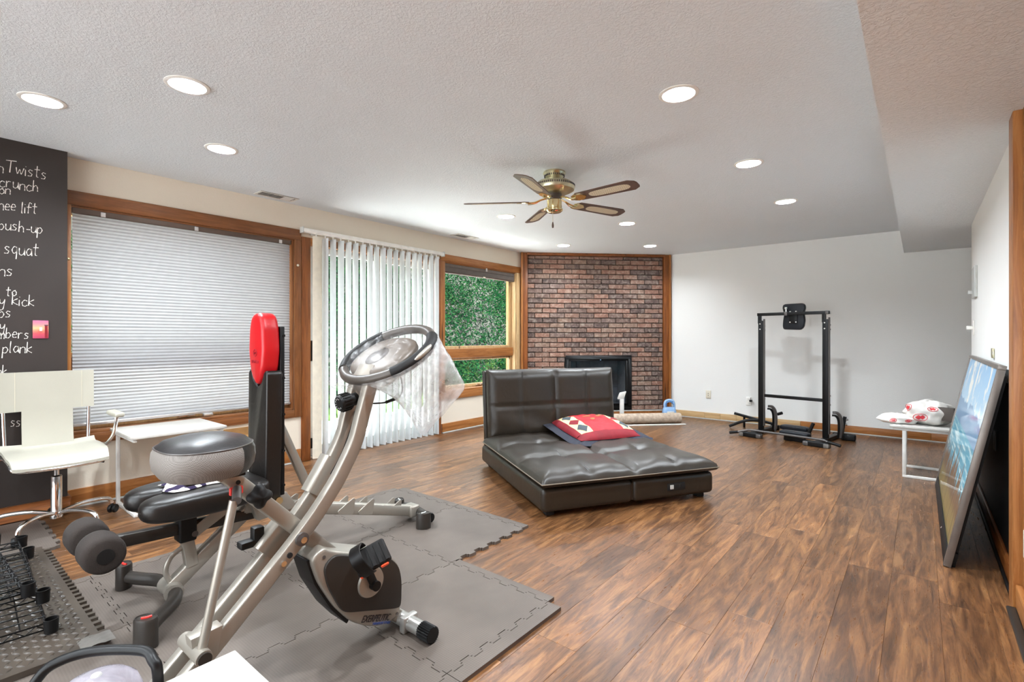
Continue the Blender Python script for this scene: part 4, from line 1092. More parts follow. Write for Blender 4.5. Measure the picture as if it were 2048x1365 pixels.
# ------------------------------------------------------------------ weight bench
bn = thing('weight_bench', 'adjustable weight bench with red headrest and black vinyl pads', 'weight bench', (-2.54, 1.3, 0.016))
ZF = .018
m = MB(); fp_ = smoothpath([(-2.27,.595,.068),(-2.33,.64,.068),(-2.44,.735,.07),(-2.565,.765,.072),(-2.69,.752,.07),(-2.80,.695,.068),(-2.865,.668,.068)], 6)
m.tube(fp_, .027, 14); ff = m.build('front_foot', 'dark_bronze', bn, smooth=60)
def oval_cap(x, y, h, parent, badge, rz=0):
    m = MB(); m.M = T(x, y, ZF) @ RZ(rz) @ Matrix.Diagonal((1.0, .72, 1, 1)); m.lathe([(.001,0),(.045,0),(.044,h-.008),(.040,h),(.036,h),(.035,h-.003),(.001,h-.003)], 28); c = m.build('end_cap', 'dark_bronze', parent, smooth=45)
    if badge:
        m = MB(); m.M = T(x, y, ZF) @ RZ(rz); m.tube([(-.012,-.008,h+.0),(.004,.0,h+.0),(.014,.012,h+.0)], .0045, 6); m.build('badge', badge, c)
oval_cap(-2.26, .588, .108, ff, 'red_badge', .6); oval_cap(-2.875, .663, .108, ff, 'red_badge', -.4)
m = MB(); m.tube([(-2.50,.752,.072),(-2.565,.766,.072),(-2.63,.76,.072)], .037, 16); m.build('foot_sleeve', 'champagne', bn, smooth=50)
m = MB(); m.bar((-2.56,.765,.085), (-2.545,1.13,.385), .062, .05, up=(0,-.6,.75)); m.build('front_beam', 'champagne', bn, smooth=50)
m = MB(); m.bar((-2.55,.835,.155), (-2.55,.812,.30), .05, .045, up=(0,1,0)); m.build('arm_post', 'champagne', bn, smooth=50)
m = MB(); m.tube(smoothpath([(-2.55,.80,.245),(-2.55,.755,.215),(-2.55,.735,.16),(-2.55,.755,.10)], 6), .011, 10); m.build('brace_rod', 'champagne', bn, smooth=60)
m = MB(); m.rbox(-2.585, -2.505, .775, .845, .275, .39, .010, 3); m.rbox(-2.58, -2.51, .76, .82, .385, .405, .006, 2); m.build('height_clamp', 'satin_black', bn, smooth=45)
m = MB(); m.bar((-2.545,.50,.350), (-2.545,1.10,.318), .052, .045); m.build('leg_arm', 'dark_bronze', bn, smooth=50)
m = MB(); m.bar((-2.515,.82,.30), (-2.515,1.00,.40), .05, .008); m.build('hinge_plate', 'champagne', bn, bevel=.003)
m = MB(); m.cyl((-2.512,.835,.305), (-2.503,.835,.305), .013, 14); m.build('hinge_bolt', 'dark_grey_metal', bn, smooth=45)
m = MB(); m.cyl((-2.75,.49,.358), (-2.375,.49,.358), .012, 12); m.build('roller_axle', 'chrome', bn, smooth=50)
for x0, x1 in ((-2.505, -2.365), (-2.735, -2.595)):
    m = MB(); m.M = T(0, .49, .358) @ RY(PI/2); m.lathe([(.001,x0),(.055,x0),(.066,x0+.008),(.070,x0+.03),(.070,x1-.03),(.066,x1-.008),(.055,x1),(.001,x1)], 36); fr_ = m.build('foam_roller', 'foam_brown', bn, smooth=60)
    m = MB(); m.M = T(0, .49, .358) @ RY(PI/2); m.lathe([(.028,x1),(.028,x1+.003),(.001,x1+.004)], 24); m.build('roller_cap', 'rubber_black', fr_, smooth=60)
# seat
m = MB(); m.pillow(-2.435, .86, .470, .185, .50, .112, .72, .55, 40, 16); m.pillow(-2.645, .86, .470, .185, .50, .112, .72, .55, 40, 16); m.pillow(-2.54, 1.0, .468, .36, .24, .10, .35, .45, 40, 16)
m.build('seat', 'bench_vinyl', bn, smooth=60)
m = MB(); m.tube([(-2.435+.0885*math.cos(t), .86+.2525*math.sin(t), .474) for t in [2*PI*i/40 for i in range(40)]], .0012, 5, closed=True); m.build('seat_seam', 'gap_dark', bn)
m = MB(); m.box(-2.60, -2.48, .78, 1.08, .395, .415); m.build('seat_plate', 'dark_grey_metal', bn, bevel=.003)
# backrest
XZY = Matrix(((1,0,0,0),(0,0,-1,0),(0,1,0,0),(0,0,0,1)))     # (x,z,-y)
padp = [(-2.622,.385),(-2.438,.385),(-2.425,.70),(-2.418,1.005),(-2.432,1.022),(-2.455,1.015),(-2.48,.965),(-2.52,.938),(-2.56,.965),(-2.585,1.015),(-2.608,1.022),(-2.622,1.005),(-2.628,.70)]
m = MB(); m.M = T(0, 1.19, 0) @ XZY; m.prism(round_poly(padp, .012), 0, .078); m.build('back_pad', 'bench_vinyl', bn, bevel=.017, seg=4)
redp = [(-2.52,.945),(-2.482,.975),(-2.452,1.03),(-2.438,1.12),(-2.447,1.23),(-2.468,1.285),(-2.50,1.302),(-2.54,1.302),(-2.572,1.285),(-2.593,1.23),(-2.602,1.12),(-2.588,1.03),(-2.558,.975)]
m = MB(); m.M = T(0, 1.19, 0) @ XZY; m.prism(round_poly(redp, .02), .0, .088); hr = m.build('headrest', 'red_vinyl', bn, bevel=.024, seg=4)
text('emboss', 'BOWFLEX', .022, facing_mY(-2.558, 1.055, 1.1015), 'pillow_maroon', hr, width=.075)
m = MB(); m.M = T(-2.52, 1.1015, 1.105) @ RX(PI/2); m.tube([(.017*math.cos(2*PI*i/24), .017*math.sin(2*PI*i/24), 0) for i in range(24)], .0016, 5, closed=True); m.tube([(-.009,-.004,0),(.0,.006,0),(.0,-.006,0),(.009,.004,0)], .0016, 5); m.build('emboss_ring', 'pillow_maroon', hr)
m = MB(); m.rbox(-2.57, -2.445, 1.19, 1.212, .40, 1.235, .004, 2); m.build('back_spine', 'black_metal', bn, smooth=45)
for z in (.45, .62, .80, .98, 1.19):
    m = MB(); m.cyl((-2.447,1.205,z), (-2.439,1.205,z), .007, 10); m.build('spine_bolt', 'satin_black', bn)
m = MB(); m.cyl((-2.44,1.175,.382), (-2.425,1.175,.382), .018, 18); m.build('back_pivot', 'brass', bn, smooth=45)
m = MB(); m.bar((-2.535,1.215,.76), (-2.53,1.405,.325), .042, .034, up=(0,1,.4)); m.build('back_strut', 'champagne', bn, smooth=50)
m = MB(); m.bar((-2.545,1.06,.365), (-2.515,2.055,.082), .064, .058); m.build('rear_rail', 'champagne', bn, smooth=50)
m = MB(); m.add([(-2.60,1.06,.40),(-2.60,1.24,.40),(-2.60,1.30,.31),(-2.60,1.10,.29),(-2.48,1.06,.40),(-2.48,1.24,.40),(-2.48,1.30,.31),(-2.48,1.10,.29)], [(0,1,2,3),(7,6,5,4),(0,4,5,1),(1,5,6,2),(2,6,7,3),(3,7,4,0)]); m.build('hinge_block', 'champagne', bn, bevel=.006)
for y in (1.30, 1.60, 1.73, 1.93):
    z = .365 - (y-1.06)*.2844
    for s_ in (-1, 1):
        x = -2.53 + s_*.034
        m = MB(); pr = [(y-.07, z+.005), (y-.06, z-.012), (y+.03, z-.038), (y+.046, z+.05), (y+.032, z+.058)]
        m.M = YZX; m.prism(round_poly(pr, .01, 3), x-.003, x+.003); m.build('ladder_tooth', 'champagne', bn, bevel=.0012, seg=1)
m = MB(); rf = smoothpath([(-2.355,2.035,.062),(-2.42,2.085,.066),(-2.51,2.10,.07),(-2.60,2.112,.066),(-2.665,2.098,.062)], 6); m.tube(rf, .028, 14); rff = m.build('rear_foot', 'dark_bronze', bn, smooth=60)
oval_cap(-2.35, 2.025, .092, rff, 'grey_plastic', .9); oval_cap(-2.67, 2.092, .092, rff, 'grey_plastic', -.9)
for x, y in ((-2.385,2.11),(-2.635,2.158)):
    m = MB(); m.M = T(x, y, ZF+.03) @ RY(PI/2); m.lathe([(.008,-.012),(.027,-.012),(.030,-.008),(.030,.008),(.027,.012),(.008,.012)], 26, True, True); m.build('transport_wheel', 'satin_black', rff, smooth=45)
m = MB(); m.rbox(-2.56, -2.47, 2.03, 2.10, .045, .115, .01, 2); m.build('rear_sleeve', 'champagne', bn, smooth=45)
# towel on the bench seat
m = MB()
def towel(u, v):
    x = -2.60+.17*u; y = .72+.27*v
    return (x+.012*math.sin(v*9), y+.015*math.sin(u*7), .5300+.030*(math.sin(PI*u)**.5)*(math.sin(PI*v)**.5)*(1+.35*math.sin(u*13)*math.cos(v*11)))
m.grid(towel, 24, 30); m.grid(lambda u, v: (lambda p: (p[0], p[1], .5285))(towel(u, v)), 24, 30)
m.build('zebra_towel', 'zebra_cloth', None, smooth=60, label='folded zebra-striped cloth lying on the bench seat', cat='towel', origin=(-2.52, .85, .5285))
# ------------------------------------------------------------------ interlocking foam mats
TS = .61; TH = .016; TX0, TY0 = -3.10, 2.42
def jig(p, q, n=11, amp=.0115):
    """dovetail edge from p to q, tabs alternating to both sides"""
    p, q = V(p), V(q); t = (q-p); L = t.length; t.normalize(); nrm = V((-t.y, t.x)); out = []
    mg = .03*L
    for i in range(n):
        w = (L-2*mg)/n; a = mg + w*i
        s0 = amp if i % 2 else -amp
        for f, s_ in ((.09, 0), (.04, s0), (.96, s0), (.91, 0)):
            out.append(p + t*(a+w*f) + nrm*s_)
    return out
def edge(p, q, kind):
    if kind == 's': return [V(p)]
    # shared edges are always generated in the same direction so both neighbours match
    a, b = tuple(p), tuple(q)
    if a <= b: return [V(p)] + jig(p, q)
    return [V(p)] + list(reversed(jig(q, p)))
def tile(x0, x1, y0, y1, kinds, name, label, group, z=0, mat='foam_mat', th=TH):
    c = [(x0, y0), (x1, y0), (x1, y1), (x0, y1)]; poly = []
    for i in range(4): poly += edge(V(c[i]), V(c[(i+1) % 4]), kinds[i])
    ctr = V(((x0+x1)/2, (y0+y1)/2)); kx = 1-.0032/(x1-x0); ky = 1-.0032/(y1-y0)
    m = MB(); m.prism([(ctr.x+(p.x-ctr.x)*kx, ctr.y+(p.y-ctr.y)*ky) for p in poly], z, z+th)
    return m.build(name, mat, None, label=label, cat='foam mat', group=group, origin=(ctr.x, ctr.y, z))
GRP = 'interlocking grey foam floor tiles'
rows = [(2, 'far row, beside the sofa bed'), (3, 'second row, under the bike flywheel'), (3, 'third row, under the bench front foot'), (3, 'nearest row')]
tl = {(0,0): 'grey foam mat tile at the outer corner by the sliding door', (0,1): 'grey foam mat tile with open zigzag edge facing the sofa bed',
 (1,0): 'grey foam mat tile under the rear rail of the bench', (1,1): 'grey foam mat tile behind the bike flywheel housing', (1,2): 'grey foam mat tile at the corner pointing to the open floor beside the bike',
 (2,0): 'grey foam mat tile under the bench seat end', (2,1): 'grey foam mat tile under the bike pivot', (2,2): 'grey foam mat tile under the bike front stabiliser cap',
 (3,0): 'grey foam mat tile partly covered by the tread-patterned mat', (3,1): 'grey foam mat tile under the bike rear stabiliser', (3,2): 'grey foam mat tile under the white box'}
for r, (n, _) in enumerate(rows):
    y1 = TY0 - r*TS; y0 = y1 - TS
    for c in range(n):
        x0 = TX0 + c*TS; x1 = x0 + TS
        tile(x0, x1, y0, y1, 'jjjj', 'foam_tile', tl[(r, c)], GRP)
EG = 'foam mat edge strips'
for c in range(2): tile(TX0+c*TS, TX0+(c+1)*TS, TY0, TY0+.05, 'jsss', 'mat_edge_strip', ('grey foam edge strip of the mat facing the sliding door vanes', 'grey foam edge strip of the mat facing the sofa bed')[c], EG)
tile(TX0+2*TS, TX0+3*TS, TY0-TS, TY0-TS+.05, 'jsss', 'mat_edge_strip', 'grey foam edge strip along the step in the mat', EG)
for r in range(1, 4):
    tile(TX0+3*TS, TX0+3*TS+.07, TY0-(r+1)*TS, TY0-r*TS, 'sssj', 'mat_edge_strip', ('grey foam edge strip beside the bike flywheel', 'grey foam edge strip beside the bike front stabiliser', 'grey foam edge strip beside the white box')[r-1], EG)
for r in range(4):
    tile(TX0-.05, TX0, TY0-(r+1)*TS, TY0-r*TS, 'sjss', 'mat_edge_strip', ('grey foam edge strip near the sliding door jamb', 'grey foam edge strip behind the bench backrest', 'grey foam edge strip behind the bench seat', 'grey foam edge strip beside the tread mat')[r], EG)
tile(-4.405, -3.74, -.05, .575, 'sjjs', 'foam_tile', 'dark foam mat tile under the white office chair', GRP)
# tread-plate mat lying on the foam tiles
DX0, DX1, DY0, DY1, DZ = -3.715, -2.375, -.62, .515, TH+.001
dm = thing('tread_mat', 'thick tread-plate patterned mat with toothed edge under the wire shelves', 'mat', ((DX0+DX1)/2, (DY0+DY1)/2, DZ))
poly = [V((DX0, DY0)), V((DX1, DY0)), V((DX1, DY1-.03))]
n = 26; w = (DX1-DX0-.06)/n
for i in range(n):
    xa = DX1-.03-i*w
    poly += [V((xa, DY1)), V((xa-w*.40, DY1)), V((xa-w*.45, DY1-.026)), V((xa-w*.95, DY1-.026))]
poly += [V((DX0, DY1-.02))]
m = MB(); m.prism([(p.x, p.y) for p in poly], DZ, DZ+.022); m.build('mat_slab', 'tread_rubber', dm)
m = MB(); p_ = .027
nx = int((DX1-DX0-.06)/p_)+1; ny = int((DY1-DY0-.062)/p_)+1
for i in range(nx):
    for j in range(ny):
        x = DX0+.03+i*p_; y = DY0+.022+j*p_; a = .78 if (i+j) % 2 else -.78
        c, s_ = math.cos(a), math.sin(a); L, W = .0150, .0048; z = DZ+.022
        b_ = len(m.v); 
        for (u, v_, zz) in ((-L,0,z),(0,-W,z),(L,0,z),(0,W,z),(-L*.45,0,z+.0042),(L*.45,0,z+.0042)): m.v.append((x+u*c-v_*s_, y+u*s_+v_*c, zz))
        m.f += [(b_,b_+1,b_+4),(b_+1,b_+5,b_+4),(b_+1,b_+2,b_+5),(b_+2,b_+3,b_+5),(b_+3,b_+4,b_+5),(b_+3,b_,b_+4)]
m.build('tread_bars', 'tread_rubber', dm, kind='stuff')
m = MB(); m.grid(lambda u, v: (-2.45+.09*u, .42+.10*v, DZ+.0235+.006*abs(math.sin(u*9+v*5))*math.sin(PI*v)), 10, 10); m.build('tape_patch', 'tread_silver', dm, smooth=50)
# wire shelves stacked flat
ZS = DZ+.0275
def wire_shelf(x0, x1, y0, y1, z, rz, label):
    t = thing('wire_shelf', label, 'wire shelf', ((x0+x1)/2, (y0+y1)/2, z), group='black wire shelves stacked on the mat')
    M = T((x0+x1)/2, (y0+y1)/2, z) @ RZ(rz); a, b = (x1-x0)/2, (y1-y0)/2
    for nm, zz in (('top_rim', .034), ('lower_rim', .010)):
        m = MB(); m.M = M; m.tube([(-a,-b,zz),(a,-b,zz),(a,b,zz),(-a,b,zz)], .0032, 6, closed=True); m.build(nm, 'black_metal', t, smooth=60)
    m = MB(); m.M = M
    for s_ in (-1, 1):
        k = 22; m.tube([(-a+2*a*i/k, s_*b, .034 if i % 2 else .010) for i in range(k+1)], .0022, 5)
        k = 12; m.tube([(s_*a, -b+2*b*i/k, .034 if i % 2 else .010) for i in range(k+1)], .0022, 5)
    m.build('truss_wire', 'black_metal', t, kind='stuff')
    m = MB(); m.M = M; k = int(2*a/.062)
    for i in range(1, k): m.tube([(-a+2*a*i/k, -b, .037), (-a+2*a*i/k, b, .037)], .0026, 6)
    m.build('deck_wires', 'black_metal', t, kind='stuff')
    m = MB(); m.M = M
    for i in range(1, 5): m.tube([(-a, -b+2*b*i/5, .0325), (a, -b+2*b*i/5, .0325)], .0026, 5)
    m.build('cross_wires', 'black_metal', t, kind='stuff')
    for sx in (-1, 1):
        for sy in (-1, 1):
            m = MB(); m.M = M @ T(sx*(a+.012), sy*(b+.012), 0); m.lathe([(.021,.0),(.0235,.052),(.0195,.052),(.0175,.0),(.021,.0)], 20); m.build('pole_sleeve', 'satin_black', t, smooth=45)
    return t
wire_shelf(-3.56, -2.62, .02, .385, ZS, math.radians(-3), 'black wire shelf lying lowest on the tread mat')
wire_shelf(-3.60, -2.80, -.02, .375, ZS+.053, math.radians(-2), 'black wire shelf stacked on the lower shelf')
wire_shelf(-3.52, -2.76, -.12, .30, ZS+.106, math.radians(2), 'black wire shelf on top of the stack')

# ------------------------------------------------------------------ office chair
CX, CY, CZ = -4.10, .61, .016
ch = thing('office_chair', 'white leather office chair with chrome star base and arms', 'chair', (CX, CY, CZ))
def cmb():
    m = MB(); m.M = T(CX, CY, CZ); return m
for k in range(5):
    a = math.radians(102+72*k); c, s_ = math.cos(a), math.sin(a)
    m = cmb(); m.tube(smoothpath([(.025*c,.025*s_,.092),(.12*c,.12*s_,.112),(.22*c,.22*s_,.112),(.275*c,.275*s_,.097),(.292*c,.292*s_,.066)], 5), .0125, 10); lg = m.build('leg', 'chrome', ch, smooth=60)
    m = cmb(); m.tube([(.293*c,.293*s_,.045),(.293*c,.293*s_,.072)], .007, 8); cst = m.build('caster_stem', 'satin_black', lg)
    for q in (-.013, .013):
        m = MB(); m.M = T(CX, CY, CZ) @ T(.297*c, .297*s_, .0275) @ RZ(a+.6) @ T(0, q, 0) @ RX(PI/2); m.lathe([(.001,-.009),(.024,-.009),(.0275,-.005),(.0275,.005),(.024,.009),(.001,.009)], 22); m.build('caster_wheel', 'satin_black', lg, smooth=45)
cmb().lathe([(.001,.062),(.030,.062),(.031,.10),(.027,.105),(.027,.315),(.022,.32),(.013,.322),(.013,.42)], 24).build('gas_column', 'chrome', ch, smooth=40)
cmb().rbox(-.09, .09, -.07, .07, .405, .43, .008, 2).build('seat_mechanism', 'satin_black', ch, smooth=40)
m = cmb(); m.tube([(.0,.06,.415),(.05,.15,.395),(.06,.21,.375)], .0045, 8); m.tube([(.055,.18,.385),(.062,.22,.372)], .008, 8); m.build('height_lever', 'satin_black', ch, smooth=50)
def seatp(u, v, top):
    x = -.245+.45*u; y = (v-.5)*.455*(1-.06*max(0, (u-.75)/.25)); z = .458 + .012*math.cos(PI*(u-.4)) - .035*max(0, (u-.82)/.18)**2 + .03*max(0, (.12-u)/.12)**2 + .010*(2*abs(v-.5))**3
    return (x, y, z + (0 if top else -.018))
m = cmb(); m.grid(lambda u, v: seatp(u, v, 1), 20, 14); m.grid(lambda u, v: seatp(u, v, 0), 20, 14)
for v_ in (0, 1): m.grid(lambda u, w: seatp(u, v_, w > .5), 20, 2)
for u_ in (0, 1): m.grid(lambda v, w: seatp(u_, v, w > .5), 14, 2)
m.build('seat', 'chair_leather', ch, smooth=50)
m = cmb(); m.tube(smoothpath([(-.25,-.215,.447),(.10,-.218,.437),(.185,-.20,.412),(.198,-.1,.402),(.198,.1,.402),(.185,.20,.412),(.10,.218,.437),(-.25,.215,.447)], 5), .009, 10); m.build('seat_frame', 'chrome', ch, smooth=60)
for s_ in (-1, 1):
    m = cmb(); m.tube(smoothpath([(-.20,s_*.195,.445),(-.25,s_*.198,.46),(-.265,s_*.20,.52),(-.275,s_*.205,.70),(-.282,s_*.208,.92)], 6), .0105, 10); m.build('back_post', 'chrome', ch, smooth=60)
def backp(v, w, fr):   # leather sling wrapped round both posts
    y = (v-.5)*.452; z = .70+.245*w; x = -.258 - .02*(z-.7) + .016*(1-(2*abs(v-.5))**4)*-1
    return (x + (.017 if fr else -.017), y, z)
m = cmb()
for fr in (0, 1): m.grid(lambda v, w: backp(v, w, fr), 16, 8)
for v_ in (0, 1): m.grid(lambda w, q: backp(v_, w, q > .5), 8, 2)
for w_ in (0, 1): m.grid(lambda v, q: backp(v, w_, q > .5), 16, 2)
bk_ = m.build('backrest', 'chair_leather', ch, smooth=50)
m = cmb(); m.grid(lambda v, w: (-.256+.030*(1-w)**2, -.125+.245*v, .462+.245*w), 8, 10); m.grid(lambda v, w: (-.270+.030*(1-w)**2, -.125+.245*v, .462+.245*w), 8, 10)
for v_ in (0, 1): m.grid(lambda w, q: (-.256-.014*q+.030*(1-w)**2, -.125+.245*v_, .462+.245*w), 10, 2)
m.build('back_strap', 'chair_leather', ch, smooth=50)
m = cmb()
for y in (-.155, .165): m.tube([tuple(V(backp(.5+y/.452, w/10, 1))+V((.0006,0,0))) for w in range(11)], .0011, 5)
m.build('stitching', 'chair_stitch', bk_, kind='stuff')
for s_ in (-1, 1):
    m = cmb(); m.tube(smoothpath([(-.12,s_*.205,.44),(-.06,s_*.245,.455),(.0,s_*.275,.52),(.03,s_*.285,.60),(.035,s_*.288,.652)], 6), .011, 10); ar = m.build('arm', 'chrome', ch, smooth=60)
    m = cmb(); m.rbox(-.10, .12, s_*.288-.027, s_*.288+.027, .65, .682, .013, 4); m.build('arm_pad', 'chair_leather', ar, smooth=50)

# ------------------------------------------------------------------ nesting side tables
def c_table(x0, x1, y0, y1, h, label, topmat):
    t = thing('side_table', label, 'side table', ((x0+x1)/2, (y0+y1)/2, 0), group='white nesting side tables')
    w = .022
    MB().rbox(x0, x1, y0, y1, h-.020, h, .003, 2).build('table_top', topmat, t, smooth=45)
    for y in (y0+.015, y1-.015-w):
        MB().rbox(x0+.085, x0+.085+w*1.2, y, y+w, w, h-.020-w, .003, 2).build('post', 'white_paint', t, smooth=45)
        MB().rbox(x0+.085, x1-.004, y, y+w, 0, w, .003, 2).build('base_rail', 'white_paint', t, smooth=45)
        MB().rbox(x0+.02, x1-.02, y, y+w, h-.020-w, h-.020, .003, 2).build('top_rail', 'white_paint', t, smooth=45)
    MB().rbox(x1-.004-w, x1-.004, y0+.015+w, y1-.015-w, 0, w, .003, 2).build('floor_rail', 'white_paint', t, smooth=45)
    return t
c_table(-4.50, -3.975, .955, 1.535, .53, 'white side table standing under the pleated shade', 'laminate_white')
c_table(-.20, .27, 5.345, 5.825, .435, 'low white side table carrying plastic bags by the rear wall', 'laminate_white')
# bags on the low table
def lump(cx, cy, cz, sx, sy, sz, seed, n=(40, 20), floor=None):
    random.seed(seed); ph = [uni(0, 6.28) for _ in range(8)]
    def fn(u, v, off=0):
        a = 2*PI*u; b = -PI/2+PI*v; cb = math.cos(b)
        r = 1 + .10*math.sin(3*a+ph[0]+2*b)+.07*math.sin(5*a+ph[1])*cb+.06*math.sin(7*b+ph[2]+2*a)+.03*math.sin(13*a+ph[3]-6*b)*cb
        z = cz+sz*r*math.sin(b)
        if floor is not None: z = max(z, floor)
        return V((cx+(sx*r+off)*cb*math.cos(a), cy+(sy*r+off)*cb*math.sin(a), z+(off*math.sin(b))))
    return fn
bg = thing('shopping_bag', 'white plastic shopping bag with red oval marks on the low table', 'plastic bag', (.02, 5.56, .436))
f1 = lump(.06, 5.57, .535, .175, .135, .105, 4, floor=.437)
m = MB(); m.grid(f1, 48, 24, cu=True); m.build('bag_body', 'bag_white', bg, smooth=60)
f2 = lump(-.155, 5.50, .468, .13, .09, .05, 9, floor=.4375)
m = MB(); m.grid(f2, 40, 20, cu=True); m.build('bag_tail', 'bag_white', bg, smooth=60)
def mark(fn, u, v, ru, rv):
    m = MB(); c = [fn(u+ru*math.cos(t), v+rv*math.sin(t), .003) for t in [2*PI*i/24 for i in range(24)]]; m.tube(c, .0022, 5, closed=True)
    o = m.build('oval_mark', 'bag_red', bg)
    m = MB(); m.grid(lambda a, b: fn(u+ru*.72*(a-.5)*2*(1-.5*abs(2*b-1)), v+rv*.5*(b-.5)*2*(1+.3*math.sin(a*9)), .003), 12, 6); m.build('oval_print', 'bag_red', bg, smooth=60)
mark(f1, .775, .66, .035, .07); mark(f1, .70, .42, .04, .08); mark(f2, .72, .50, .03, .10); mark(f2, .86, .5, .025, .08); mark(f1, .62, .62, .03, .07)
m = MB(); m.M = T(.165, 5.455, .545) @ RZ(-.5); m.box(-.06, .06, -.004, .03, -.055, .055); m.build('dark_opening', 'dark_gap', bg, bevel=.003)  # dark block standing for the shade in the bag's open mouth

# ------------------------------------------------------------------ leaning picture
simple('frame_pewter', (0.20, 0.175, 0.155, 1), 0.35, 0.5)
PY0, PY1 = 3.40, 5.22; PB_, PT = V((.100, 0, .004)), V((.306, 0, 1.045))
upv = (PT-PB_); PHT = upv.length; upv.normalize(); nv = V((-upv.z, 0, upv.x))     # nv faces the room
MP = Matrix(((0, upv.x, nv.x, PB_.x), (1, 0, 0, PY0), (0, upv.z, nv.z, PB_.z), (0, 0, 0, 1)))   # x along wall, y up the slope, z out of the picture
MP[1][0] = 1.0
pc_ = thing('framed_picture', 'large silver-framed lake landscape under glass leaning on the partition', 'picture', (.12, (PY0+PY1)/2, 0.0))
PLN = PY1-PY0
def pmb():
    m = MB(); m.M = MP; return m
fw = .022; bb = .075
for nm, bx in (('frame_edge', (0, PLN, PHT-fw, PHT, -.024, .008)), ('frame_edge', (0, fw, 0, PHT-fw, -.024, .008)), ('frame_edge', (PLN-fw, PLN, 0, PHT-fw, -.024, .008))):
    pmb().box(*bx).build(nm, 'frame_pewter', pc_, bevel=.002)
pmb().box(fw, PLN-fw, 0, bb, -.04, .006).build('lower_bezel', 'satin_black', pc_, bevel=.002)
pmb().box(.05, PLN-.05, .02, PHT-.05, -.040, -.012).build('back_panel', 'matte_black', pc_)
def art():
    t = NT('landscape_art'); tc = t.n('ShaderNodeTexCoord'); sp = t.n('ShaderNodeSeparateXYZ'); t.l(tc.outputs['Generated'], sp.inputs[0])
    u, v = sp.outputs['Y'], sp.outputs['Z']
    mp = t.n('ShaderNodeMapping'); mp.inputs['Scale'].default_value = (0, 3.2, 1.6); t.l(tc.outputs['Generated'], mp.inputs['Vector'])
    cl = t.noise(mp.outputs[0], 3.0, 7, .62, .8)
    sky = t.ramp(v, [(.55, sl(190, 220, 236)), (1.0, sl(134, 186, 226))])
    c = t.mix(sky, sl(240, 238, 226), t.ramp(cl, [(.50, (0,0,0,1)), (.60, (1,1,1,1))]))
    # hills
    mh = t.n('ShaderNodeMapping'); mh.inputs['Scale'].default_value = (0, 2.4, 0); t.l(tc.outputs['Generated'], mh.inputs['Vector'])
    hl = t.noise(mh.outputs[0], 1.6, 4, .5)
    def below(level, amp, src, soft=.01):
        e = t.math('ADD', t.math('MULTIPLY', t.math('SUBTRACT', src, .5), amp), level)
        d = t.math('SUBTRACT', e, v)
        return t.ramp(t.math('ADD', t.math('MULTIPLY', d, 1/soft), .5), [(0, (0,0,0,1)), (1, (1,1,1,1))])
    c = t.mix(c, sl(116, 156, 190), below(.70, .35, hl))
    c = t.mix(c, sl(88, 166, 190), below(.54, .02, hl))
    mw = t.n('ShaderNodeMapping'); mw.inputs['Scale'].default_value = (0, 1.2, 9); t.l(tc.outputs['Generated'], mw.inputs['Vector'])
    c = t.mix(c, sl(196, 226, 230), t.math('MULTIPLY', t.ramp(t.noise(mw.outputs[0], 3, 4), [(.5, (0,0,0,1)), (.62, (1,1,1,1))]), below(.53, .0, hl)))
    # spiky trees
    mt = t.n('ShaderNodeMapping'); mt.inputs['Scale'].default_value = (0, 26, 1.0); t.l(tc.outputs['Generated'], mt.inputs['Vector'])
    tr = t.noise(mt.outputs[0], 1.0, 5, .7)
    c = t.mix(c, t.ramp(tr, [(.3, sl(70, 52, 36)), (.7, sl(128, 96, 62))]), below(.30, .85, tr, .03))
    gr = t.noise(mt.outputs[0], 2.0, 5, .7, 1.0)
    c = t.mix(c, t.ramp(gr, [(.3, sl(92, 78, 40)), (.7, sl(158, 138, 76))]), below(.14, .22, gr, .05))
    t.pbr(c, .5, 0, None, .4, .55).inputs['Coat Roughness'].default_value = .02
art()
pmb().box(fw, PLN-fw, bb, PHT-fw, -.006, -.001).build('glazed_print', 'landscape_art', pc_)
for x in (.55, 1.2):
    pmb().cyl((x, bb*.5, .006), (x, bb*.5, .009), .007, 12).build('bezel_screw', 'chrome', pc_)

# ------------------------------------------------------------------ near objects at the lower left
m = MB(); m.rbox(-1.243, -.80, .02, .498, .016, .45, .006, 2)
wbx = thing('storage_box', 'white laminate storage cube beside the exercise bike', 'box', (-1.02, .26, .016))
MB().box(-1.236, -.807, .027, .491, TH+.001, .43).build('carcass', 'laminate_white', wbx, bevel=.003)
MB().rbox(-1.243, -.80, .02, .498, .43, .45, .003, 2).build('top_panel', 'laminate_white', wbx, smooth=45)
tf = thing('tubular_frame', 'black chromed tubular steel hoop standing beside the white box', 'tube frame', (-1.35, .28, TH))
m = MB(); m.tube(smoothpath([(-1.262,.352,TH+.001),(-1.262,.352,.30),(-1.262,.350,.455),(-1.275,.345,.488),(-1.31,.335,.50),(-1.39,.275,.497),(-1.43,.225,.487),(-1.45,.19,.462),(-1.455,.17,.40),(-1.455,.165,.20),(-1.455,.165,TH+.001)], 7), .0105, 12); m.build('hoop', 'black_metal', tf, smooth=60)
for x, y in ((-1.262,.352),(-1.455,.165)):
    m = MB(); m.M = T(x, y, TH+.001); m.lathe([(.001,0),(.016,0),(.016,.022),(.011,.026)], 16); m.build('foot_cap', 'satin_black', tf, smooth=45)
lv_ = thing('plastic_dome', 'clear lavender plastic dome with vent slots inside the black hoop', 'appliance', (-1.355, .245, TH))  # dome on a plain cylinder body, kind of appliance not known
m = MB(); m.M = T(-1.355, .265, 0); m.lathe([(.001,TH+.001),(.055,TH+.001),(.06,.05),(.07,.36),(.078,.39)], 32); m.build('body', 'grey_plastic', lv_, smooth=50)
